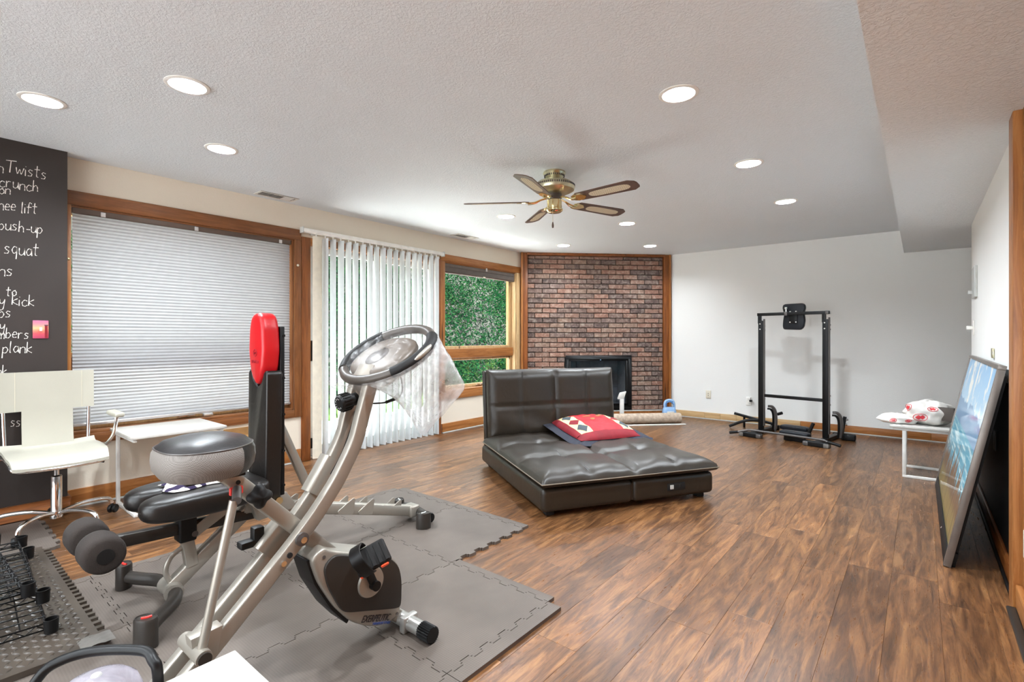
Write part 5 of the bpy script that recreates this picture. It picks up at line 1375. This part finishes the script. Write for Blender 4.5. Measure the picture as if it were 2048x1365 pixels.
m = MB(); m.M = T(-1.355, .265, 0) @ Matrix.Diagonal((1, 1, 1, 1)); m.lathe([(.080,.388),(.082,.40),(.080,.418),(.072,.437),(.055,.452),(.03,.461),(.001,.464)], 40); dmx = m.build('dome', 'clear_lavender', lv_, smooth=60)
for i in range(14):
    a = math.radians(-75+i*5.5); c, s_ = math.cos(a), math.sin(a)
    m = MB(); m.tube([(-1.355+.0815*c, .265+.0815*s_, .41), (-1.355+.074*c, .265+.074*s_, .436), (-1.355+.06*c, .265+.06*s_, .4505)], .0012, 5); m.build('vent_slot', 'dark_grey_metal', dmx)
m = MB(); m.M = T(-1.355, .265, .4635); m.lathe([(.001,.003),(.008,.003),(.010,0)], 16); m.build('screw', 'grey_plastic', dmx, smooth=50)
# cardboard carton and clear bin
cb_ = thing('cardboard_carton', 'open tan cardboard carton on the floor below the pleated shade', 'carton', (-4.38, 1.74, 0))
MB().box(-4.49, -4.27, 1.62, 1.86, 0, .385).build('carton_body', 'cardboard', cb_, bevel=.002)
m = MB(); m.add([(-4.27,1.62,.385),(-4.27,1.86,.385),(-4.235,1.845,.455),(-4.235,1.60,.455),(-4.274,1.62,.385),(-4.274,1.86,.385),(-4.239,1.845,.455),(-4.239,1.60,.455)], [(0,1,2,3),(7,6,5,4),(0,3,7,4),(1,5,6,2),(2,6,7,3),(0,4,5,1)]); m.build('carton_flap', 'cardboard', cb_)
cl_ = thing('clear_bin', 'small clear plastic bin with lid on the floor behind the bench', 'storage bin', (-3.52, 1.50, 0))
MB().rbox(-3.64, -3.41, 1.37, 1.63, 0, .24, .015, 3).build('bin_body', 'clear_bin', cl_, smooth=45)
MB().rbox(-3.655, -3.395, 1.355, 1.645, .24, .265, .008, 2).build('bin_lid', 'grey_plastic', cl_, smooth=45)
# ------------------------------------------------------------------ power tower on the rear side
TA = math.atan2(-.113, .688); MTW = T(-1.158, 6.62, 0) @ RZ(TA)
tw = thing('power_tower', 'black steel exercise tower frame, partly dismantled, with small back pad', 'exercise tower', (-1.158, 6.62, 0))
def tmb():
    m = MB(); m.M = MTW; return m
HW = .349
for s_ in (-1, 1):
    x = s_*HW
    up_ = tmb().rbox(x-.032, x+.026, -.022, .022, .03, 1.385, .004, 2).build('upright', 'black_metal', tw, smooth=45)
    tmb().rbox(x+.027, x+.037, -.02, .02, .10, 1.405, .002, 1).build('channel_plate', 'dark_grey_metal', up_)
    for z in (1.32, 1.27, .53, .43):
        tmb().cyl((x+.037, 0, z), (x+.048, 0, z), .009, 10).build('bolt', 'chrome', up_)
    for z in (1.345, 1.28): tmb().cyl((x-.008, -.022, z), (x-.008, -.027, z), .007, 10).build('bolt', 'white_plastic', up_)
    tmb().rbox(x-.038, x-.002, -.018, .018, 1.35, 1.446, .003, 2).build('top_post', 'black_metal', tw, smooth=45)
    # floor skid under each upright with moulded front foot
    tmb().rbox(x-.03, x+.03, -.30, .42, .012, .055, .004, 2).build('floor_skid', 'black_metal', tw, smooth=45)
    ft = tmb().rbox(x-.125, x+.125, -.345, -.275, 0, .058, .012, 3).build('front_foot', 'satin_black', tw, smooth=45)
    for q in (-1, 1): tmb().rbox(x+q*.10-.028, x+q*.10+.028, -.35, -.27, .001, .050, .01, 2).build('foot_end', 'tread_silver' if q*s_ > 0 else 'dark_grey_metal', ft, smooth=45)
    tmb().rbox(x-.05, x+.05, .39, .45, 0, .06, .012, 3).build('rear_foot', 'satin_black', tw, smooth=45)
    m = tmb(); m.tube(smoothpath([(x+.03,.12,.33),(x+.075,.13,.325),(x+.105,.14,.27),(x+.11,.15,.15),(x+.10,.16,.05)], 6), 1, n=12, flat=(.022,.014,'rect'), up=(0,1,0)); m.build('curved_brace', 'dark_grey_metal', tw, smooth=50)
    m = tmb(); m.tube(smoothpath([(x+.03,.10,.30),(x+.065,.11,.295),(x+.088,.12,.25),(x+.09,.13,.15),(x+.08,.14,.05)], 6), 1, n=12, flat=(.016,.010,'rect'), up=(0,1,0)); m.build('curved_brace', 'black_metal', tw, smooth=50)
tmb().rbox(-.395, .385, -.018, .018, 1.442, 1.478, .003, 2).build('top_bar', 'black_metal', tw, smooth=45)
tmb().rbox(.345, .375, -.02, .02, 1.44, 1.48, .003, 2).build('bar_coupler', 'dark_grey_metal', tw, smooth=45)
tmb().rbox(-HW+.026, HW-.032, -.018, .018, .455, .49, .003, 2).build('cross_brace', 'black_metal', tw, smooth=45)
pad = [(-.112,1.275),(.075,1.268),(.105,1.30),(.118,1.38),(.112,1.43),(.105,1.455),(.122,1.52),(.118,1.56),(.095,1.58),(-.10,1.578),(-.122,1.56),(-.125,1.525),(-.105,1.455),(-.118,1.38),(-.122,1.31)]
m = MB(); m.M = MTW @ T(0, .09, 0) @ XZY; m.prism(round_poly(pad, .02, 3), 0, .055); bp = m.build('back_pad', 'pad_navy', tw, bevel=.012, seg=3)
tmb().box(-.045, .045, .018, .036, 1.345, 1.475).build('pad_plate', 'black_metal', bp, bevel=.003)
for x in (-.032, .032):
    for z in (1.36, 1.485): tmb().cyl((x, .034, z), (x, .016, z), .007, 10).build('pad_bolt', 'white_plastic', bp)
m = tmb(); m.rbox(-.085, -.05, -.024, .024, 1.436, 1.484, .004, 2); m.build('pad_clamp', 'dark_grey_metal', bp, smooth=45)
m = tmb(); m.cyl((-.068, 0, 1.484), (-.068, 0, 1.515), .008, 10); m.M = MTW @ T(-.068, 0, 1.512); m.lathe([(.001,.026),(.014,.026),(.018,.02),(.018,.004),(.012,0)], 16); m.build('clamp_knob', 'chrome', bp, smooth=45)
# dismantled pieces lying in the frame
dp = thing('pull_up_bar', 'black bent pull-up bar lying across the tower feet', 'exercise bar', (-1.2, 6.33, .06))
BZ = .0735
m = MB(); m.tube(smoothpath([(-1.775,6.36,.030),(-1.68,6.36,.050),(-1.60,6.365,.074),(-1.50,6.37,.082),(-.86,6.255,.082),(-.77,6.24,.070),(-.65,6.222,.046)], 5), .0125, 12); m.build('bar', 'dark_grey_metal', dp, smooth=60)
for a, b in (((-1.785,6.36,.028), (-1.69,6.36,.048)), ((-.76,6.238,.068), (-.64,6.22,.044))):
    m = MB(); m.tube([a, b], .0165, 12); m.build('foam_grip', 'rubber_black', dp, smooth=60)
cl = thing('bent_leg_tube', 'bent black square steel leg lying beside the left upright', 'steel tube', (-1.75, 6.9, 0))
m = MB(); m.tube(smoothpath([(-1.93,6.86,.021),(-1.88,6.87,.045),(-1.80,6.88,.085),(-1.69,6.90,.118),(-1.56,6.92,.122)], 5), 1, n=12, flat=(.018,.018,'rect'), up=(0,1,0)); m.build('bent_tube', 'black_metal', cl, smooth=50)
m = MB(); m.tube([(-1.56,6.92,.104),(-1.56,6.92,.003)], 1, n=12, flat=(.016,.016,'rect')); m.build('tube_upright', 'black_metal', cl, smooth=50)
sl_ = thing('straight_tube', 'black square tube resting across the bent steel leg', 'steel tube', (-1.7, 6.97, .1))
m = MB(); m.bar((-1.90,6.98,.178), (-1.42,7.02,.075), .032, .032); m.build('tube', 'black_metal', sl_, smooth=50)
m = MB(); m.bar((-1.575,7.007,.095), (-1.575,7.007,.002), .024, .024); m.build('tube_stub', 'black_metal', sl_, smooth=50)
m = MB(); m.bar((-1.78,6.99,.138), (-1.78,6.99,.002), .022, .022); m.build('tube_stub', 'black_metal', sl_, smooth=50)
ah = thing('dip_handle', 'short black dip handle with grey foam grip standing behind the left upright', 'exercise handle', (-1.38, 6.9, 0))
m = MB(); m.tube(smoothpath([(-1.40,6.93,.002),(-1.40,6.93,.12),(-1.395,6.92,.20),(-1.365,6.91,.23),(-1.325,6.90,.243)], 5), .013, 12); m.build('handle_tube', 'dark_grey_metal', ah, smooth=60)
m = MB(); m.tube([(-1.372,6.912,.224),(-1.318,6.899,.246)], .018, 12); m.build('grip', 'rubber_black', ah, smooth=60)
for k, (x, y, z, rz, lab, mt) in enumerate(((-1.165, 6.80, .045, TA, 'black padded armrest lying behind, between the tower uprights', 'pad_navy'), (-1.10, 6.43, .040, TA-.05, 'dark blue padded armrest lying in front, between the tower feet', 'pad_navy'))):
    t = thing('padded_armrest', lab, 'exercise pad', (x, y, 0), group='loose armrest pads of the tower')
    m = MB(); m.M = T(x, y, z+.045) @ RZ(rz); m.pillow(0, 0, 0, .31, .12, .062, .3, .45); m.build('pad', mt, t, smooth=60)
    m = MB(); m.M = T(x, y, 0) @ RZ(rz); m.rbox(-.11, .11, -.025, .025, .001, z+.03, .003, 2); m.build('mount', 'black_metal', t, smooth=45)
hh = thing('angled_handle', 'black angled grip handle standing beside the right-hand pad', 'exercise handle', (-.98, 6.62, 0))
m = MB(); m.bar((-1.005,6.70,.002), (-1.0,6.70,.07), .05, .03); m.build('bracket', 'black_metal', hh, smooth=45)
m = MB(); m.tube([(-1.005,6.70,.06),(-.955,6.70,.185)], .019, 12); m.build('grip', 'rubber_black', hh, smooth=60)
kk = thing('leg_bracket', 'black steel bracket standing outside the right upright', 'steel bracket', (-.68, 6.85, 0))
m = MB(); m.bar((-.70,6.85,.03), (-.665,6.86,.27), .05, .035, up=(0,1,0)); m.build('bracket_arm', 'black_metal', kk, smooth=45)
m = MB(); m.rbox(-.70, -.56, 6.82, 6.90, .002, .075, .015, 3); m.build('bracket_foot', 'satin_black', kk, smooth=45)
m = MB(); m.cyl((-.648,6.845,.24), (-.63,6.84,.245), .012, 10); m.cyl((-.655,6.845,.18), (-.637,6.84,.185), .012, 10); m.build('bracket_knob', 'chrome', kk, smooth=45)

# ------------------------------------------------------------------ by the fireplace
rd = V((SQ, SQ, 0)); rn = V((SQ, -SQ, 0))
e1 = V((-2.555, 6.78, .073)); e0 = e1 - rd*1.6
rg = thing('rolled_carpet', 'rolled beige carpet lying on the floor before the fireplace', 'carpet roll', tuple((e0+e1)/2 - V((0,0,.073))))
m = MB(); MR = Matrix(((rd.x, rn.x, 0, e0.x), (rd.y, rn.y, 0, e0.y), (0, 0, 1, e0.z), (0,0,0,1)))
m.M = MR
m.grid(lambda u, v: (1.6*v, (.072-.010*(1 if u > .96 else 0))*math.cos(2*PI*u-1.2), (.072-.010*(1 if u > .96 else 0))*math.sin(2*PI*u-1.2)), 49, 12, cu=True); m.build('carpet_body', 'carpet_roll', rg, smooth=60)
for x in (.004, 1.596):
    m = MB(); m.M = MR @ T(x, 0, 0) @ RY(PI/2); m.lathe([(.001,0),(.069,0)], 36); m.build('roll_end', 'carpet_back', rg)
    m = MB(); m.M = MR @ T(x+(.003 if x > 1 else -.003), 0, 0); m.tube([(0, (.015+.052*i/90)*math.cos(i*.28), (.015+.052*i/90)*math.sin(i*.28)) for i in range(91)], .0035, 5); m.build('roll_spiral', 'carpet_roll', rg)
stp = e1 + rd*.02 + rn*.13; st0 = stp - rd*1.3
m = MB(); m.M = Matrix(((rd.x, rn.x, 0, st0.x), (rd.y, rn.y, 0, st0.y), (0,0,1,0), (0,0,0,1))); m.rbox(0, 1.3, -.022, .022, .0005, .014, .003, 2)
m.build('floor_strip', 'white_paint', None, smooth=45, label='thin white strip of moulding on the floor before the rolled carpet', cat='moulding', origin=tuple(st0.xy)+(0,))
wst = thing('wooden_stand', 'small white wooden stand with slanted top behind the sofa bed', 'stand', (-3.27, 6.47, 0))
SM = T(-3.27, 6.47, 0) @ RZ(math.radians(38))
m = MB(); m.M = SM; m.box(-.028, .028, -.02, .02, 0, .31); m.build('post', 'white_paint', wst, bevel=.003)
m = MB(); m.M = SM; m.prism([(-.06,-.02),(-.06,.02),(.028,.02),(.028,-.02)], .305, .325); m.M = SM @ T(0, 0, .32) @ RY(math.radians(0)); m.add([(-.06,-.022,0),(.028,-.022,0),(.06,-.022,.095),(-.03,-.022,.075),(-.06,.022,0),(.028,.022,0),(.06,.022,.095),(-.03,.022,.075)], [(0,1,2,3),(7,6,5,4),(0,4,5,1),(1,5,6,2),(2,6,7,3),(3,7,4,0)]); m.build('slanted_arm', 'white_paint', wst, bevel=.003)
m = MB(); m.M = SM; m.box(-.30, .06, -.05, .05, 0, .02); m.build('base_plate', 'white_paint', wst, bevel=.003)
jg = thing('detergent_jug', 'pale blue plastic detergent jug with handle beside the brick wall post', 'jug', (-2.80, 7.02, 0))
JM = T(-2.80, 7.02, 0) @ RZ(math.radians(40))
m = MB(); m.M = JM
prj = [(.092,.0),(.097,.015),(.097,.10),(.088,.15),(.075,.175)]
def jug(u, v):
    a = 2*PI*u; i = v*(len(prj)-1); k = min(int(i), len(prj)-2); r, z = [prj[k][q]*(1-(i-k))+prj[k+1][q]*(i-k) for q in (0, 1)]
    c, s_ = math.cos(a), math.sin(a); return (r*math.copysign(abs(c)**.55, c), .62*r*math.copysign(abs(s_)**.55, s_), z)
m.grid(jug, 36, 14, cu=True); m.lathe([(.05,.0),(.001,.0)], 20); m.build('body', 'jug_blue', jg, smooth=60)
m = MB(); m.M = JM; m.tube(smoothpath([(-.062,0,.16),(-.066,0,.215),(-.045,0,.262),(.01,0,.275),(.055,0,.258),(.07,0,.21),(.072,0,.15)], 6), .0185, 12); m.build('handle', 'jug_blue', jg, smooth=60)
m = MB(); m.M = JM; m.tube(smoothpath([(-.048,-.021,.18),(-.047,-.021,.225),(-.025,-.021,.25),(.02,-.021,.25),(.05,-.021,.22)], 6), .007, 8); m.build('handle_groove', 'jug_dark', jg, smooth=60)
m = MB(); m.M = JM; m.box(-.07,.07,-.02,.02,.150,.176); m.build('shoulder', 'jug_blue', jg, bevel=.012, seg=3)
m = MB(); m.M = JM; m.box(-.05,.05,-.0625,-.058,.03,.12); m.build('label', 'white_plastic', jg)

# ------------------------------------------------------------------ wall plates, vents
def plate_rear(x0, x1, z0, z1, label, mat, plug):
    t = thing('wall_outlet', label, 'outlet', ((x0+x1)/2, YR, (z0+z1)/2))
    MB().rbox(x0, x1, YR-.008, YR-.0005, z0, z1, .003, 2).build('cover_plate', mat, t, smooth=45)
    xc, zc = (x0+x1)/2, (z0+z1)/2
    for dz in (-.026, .026):
        if plug:
            r = MB().rbox(xc-.016, xc+.016, YR-.0105, YR-.008, zc+dz-.018, zc+dz+.018, .002, 1).build('receptacle', mat, t)
            for dx in (-.006, .006): MB().box(xc+dx-.0012, xc+dx+.0012, YR-.0112, YR-.0105, zc+dz-.004, zc+dz+.008).build('slot', 'gap_dark', r)
        else: MB().cyl((xc, YR-.0115, zc+dz*.5), (xc, YR-.008, zc+dz*.5), .0055, 10).build('jack', 'gap_dark', t)
    if plug:
        p = MB().rbox(x1-.022, x1+.012, YR-.05, YR-.011, zc-.002, zc+.024, .006, 2).build('plug', 'satin_black', t, smooth=45)
        MB().tube(smoothpath([(x1-.005,YR-.04,zc+.024),(x1-.005,YR-.035,zc+.05),(x1-.002,YR-.03,zc+.056)], 4), .003, 6).build('plug_pin', 'satin_black', p)
plate_rear(-2.404, -2.334, .297, .413, 'ivory wall jack plate near the brick wall', 'ivory_plastic', False)
plate_rear(-1.860, -1.788, .242, .358, 'white wall outlet with a black plug beside the tower', 'white_plastic', True)
def plate_right(y0, y1, z0, z1, th, label, name, cat, knob, mat='white_plastic', x=XR):
    t = thing(name, label, cat, (x, (y0+y1)/2, (z0+z1)/2))
    MB().rbox(x-th, x-.0005, y0, y1, z0, z1, .003, 2).build('cover_plate', mat, t, smooth=45)
    if knob: MB().rbox(x-th-knob, x-th, (y0+y1)/2-.012, (y0+y1)/2+.012, z0+(z1-z0)*knob_z, z0+(z1-z0)*knob_z+.03, .004, 2).build('knob', mat, t, smooth=45)
    return t
knob_z = .12; plate_right(5.32, 5.62, 1.50, 1.745, .018, 'white control panel on the partition wall near its far end', 'control_panel', 'control panel', .03, 'grey_plastic')
knob_z = .38; plate_right(5.60, 5.68, 1.20, 1.32, .008, 'white dimmer switch on the partition wall below the control panel', 'dimmer_switch', 'switch', .04)
knob_z = .4; plate_right(2.90, 2.972, .262, .378, .007, 'white outlet plate on the pine panelling', 'wall_outlet', 'outlet', 0, x=XR-.008)
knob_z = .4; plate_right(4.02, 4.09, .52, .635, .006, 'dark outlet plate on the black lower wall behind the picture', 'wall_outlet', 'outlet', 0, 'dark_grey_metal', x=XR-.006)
hk = thing('picture_hook', 'small brass hanger on the wall above the leaning picture', 'hook', (XR, 4.21, 1.07))
MB().rbox(XR-.012, XR-.001, 4.17, 4.24, 1.055, 1.115, .003, 2).build('hook_plate', 'aged_brass', hk, smooth=45)
# picture switch plate on the chalkboard
sw = thing('picture_switch_plate', 'pink sunset lighthouse picture switch plate on the chalkboard', 'switch', (XB, .584, 1.23))
def sunset():
    t = NT('sunset_print'); tc = t.n('ShaderNodeTexCoord'); sp = t.n('ShaderNodeSeparateXYZ'); t.l(tc.outputs['Generated'], sp.inputs[0])
    mp = t.n('ShaderNodeMapping'); mp.inputs['Scale'].default_value = (0, 2, 7); t.l(tc.outputs['Generated'], mp.inputs['Vector'])
    n = t.noise(mp.outputs[0], 2.5, 4); v = t.math('ADD', sp.outputs['Z'], t.math('MULTIPLY', t.math('SUBTRACT', n, .5), .18))
    t.pbr(t.ramp(v, [(0, sl(176, 70, 104)), (.28, sl(206, 88, 96)), (.42, sl(240, 128, 104)), (.56, sl(250, 178, 128)), (.78, sl(226, 128, 132)), (1, sl(172, 92, 132))]), .35)
sunset()
MB().rbox(XB+.0015, XB+.008, .546, .622, 1.174, 1.292, .003, 2).build('printed_plate', 'sunset_print', sw, smooth=45)
MB().box(XB+.008, XB+.0086, .603, .618, 1.178, 1.258).build('lighthouse_tower', 'pillow_maroon', sw)
MB().box(XB+.008, XB+.0087, .601, .620, 1.258, 1.264).build('lighthouse_gallery', 'pillow_slate', sw)
MB().rbox(XB+.008, XB+.018, .578, .590, 1.222, 1.246, .002, 2).build('toggle', 'white_plastic', sw)
def vent(x, y, ly, label):
    t = thing('ceiling_vent', label, 'air vent', (x, y, H), group='ceiling air vents')
    m = MB(); w, l = .07, ly/2
    m.box(x-w, x+w, y-l, y-l+.02, H-.006, H-.0005); m.box(x-w, x+w, y+l-.02, y+l, H-.006, H-.0005); m.box(x-w, x-w+.02, y-l+.02, y+l-.02, H-.006, H-.0005); m.box(x+w-.02, x+w, y-l+.02, y+l-.02, H-.006, H-.0005)
    m.build('frame', 'white_paint', t, bevel=.001, seg=1)
    MB().box(x-w+.02, x+w-.02, y-l+.02, y+l-.02, H-.002, H-.0005).build('duct_opening', 'dark_gap', t)
    for k in range(3):
        ya = y-l+.025+k*(ly-.05)/3
        for i in range(5):
            xx = x-w+.028+i*.021; m = MB(); m.M = T(xx, 0, H-.0045) @ RY(.6 if k < 2 else -.6); m.box(-.007, .007, ya, ya+(ly-.05)/3-.01, -.0006, .0006); m.build('louver', 'white_paint', t)
vent(-4.40, 2.11, .34, 'white ceiling air vent above the wide shaded window'); vent(-4.36, 4.42, .36, 'white ceiling air vent above the end of the vertical blind')
# ------------------------------------------------------------------ downlights
def downlight(x, y, idx, lit):
    lab = LAMP_LABELS[idx] if idx < len(LIGHTS) else ('added unseen ceiling light under the near soffit edge beside the pine panelling', 'added unseen ceiling light in the soffit row, towards the near wall opening', 'added unseen ceiling light in the middle of the near bay', 'added unseen ceiling light by the chalkboard wall near the wall opening', 'last added unseen ceiling light of the soffit row before the wall opening', 'added unseen ceiling light just inside the near wall opening')[idx - len(LIGHTS)]
    t = thing('recessed_downlight', lab, 'ceiling light', (x, y, H), group='recessed ceiling lights')
    if idx == 0:
        m = MB(); m.M = T(x, y, H); m.lathe([(0.083,0.0),(0.0985,0.0),(0.0985,-0.003),(0.092,-0.006),(0.080,-0.005),(0.080,0.004)], 40); m.build('trim_ring', 'white_plastic', t, smooth=40)
        m = MB(); m.M = T(x, y, H); pr = []
        for i in range(9): pr += [(0.081-.0022*i, 0.002+0.013*i), (0.0795-.0022*i, 0.013+0.013*i)]
        m.lathe(pr, 40); m.lathe([(0.063, 0.13), (0.001, 0.131)], 40); m.build('baffle', 'bulb_white', t, smooth=0)
        m = MB(); m.M = T(x, y, H); m.lathe([(0.002,0.035),(0.04,0.038),(0.052,0.05),(0.055,0.07),(0.03,0.115),(0.028,0.131)], 28, cap0=True); m.build('bulb', 'lamp_glow', t, smooth=60)
        DL.append(t)
    else:
        for ch in DL[0].children:
            c = ch.copy(); COL.objects.link(c); c.parent = t
    l = bpy.data.lights.new('downlight_lamp', 'AREA'); l.shape = 'DISK'; l.size = 0.10; l.energy = LAMP_W * (0.2 if idx in (8, 9) else 1.25 if abs(x+0.955) < .02 else 1.15 if idx in (6, 7) else 0.9); l.color = LAMP_COL; l.spread = math.radians(165)
    o = bpy.data.objects.new('downlight_lamp', l); COL.objects.link(o); o.parent = t; o.location = (0, 0, 0.034)
DL = []
LAMP_LABELS = ['recessed ceiling light next to the chalkboard wall', 'recessed ceiling light over the bench with a thin wire hanging down', 'recessed ceiling light near the pleated shade',
 'recessed ceiling light nearest the soffit, first of three in its row', 'recessed ceiling light in the middle of the three along the soffit', 'recessed ceiling light along the soffit, closest to the rear wall',
 'recessed ceiling light between the fan and the sliding door', 'recessed ceiling light between the fan and the brick wall', 'recessed ceiling light above the left end of the brick wall', 'recessed ceiling light above the right end of the brick wall']
for i, (x, y) in enumerate(LIGHTS + ADDED_LIGHTS): downlight(x, y, i, True)
_t = [o for o in COL.objects if o.name.startswith('recessed_downlight')][1]
_p = V(_t['_o']); m = MB(); m.tube([_p + V((.05, -.055, -.005)), _p + V((.05, -.055, -.045))], .0012, 5); m.M = T(*(_p + V((.05, -.055, -.05)))); m.lathe([(.001, .006), (.004, 0), (.001, -.004)], 8)
m.build('loose_wire', 'white_plastic', _t)
for o in bpy.data.objects:
    if '_o' in o: del o['_o']
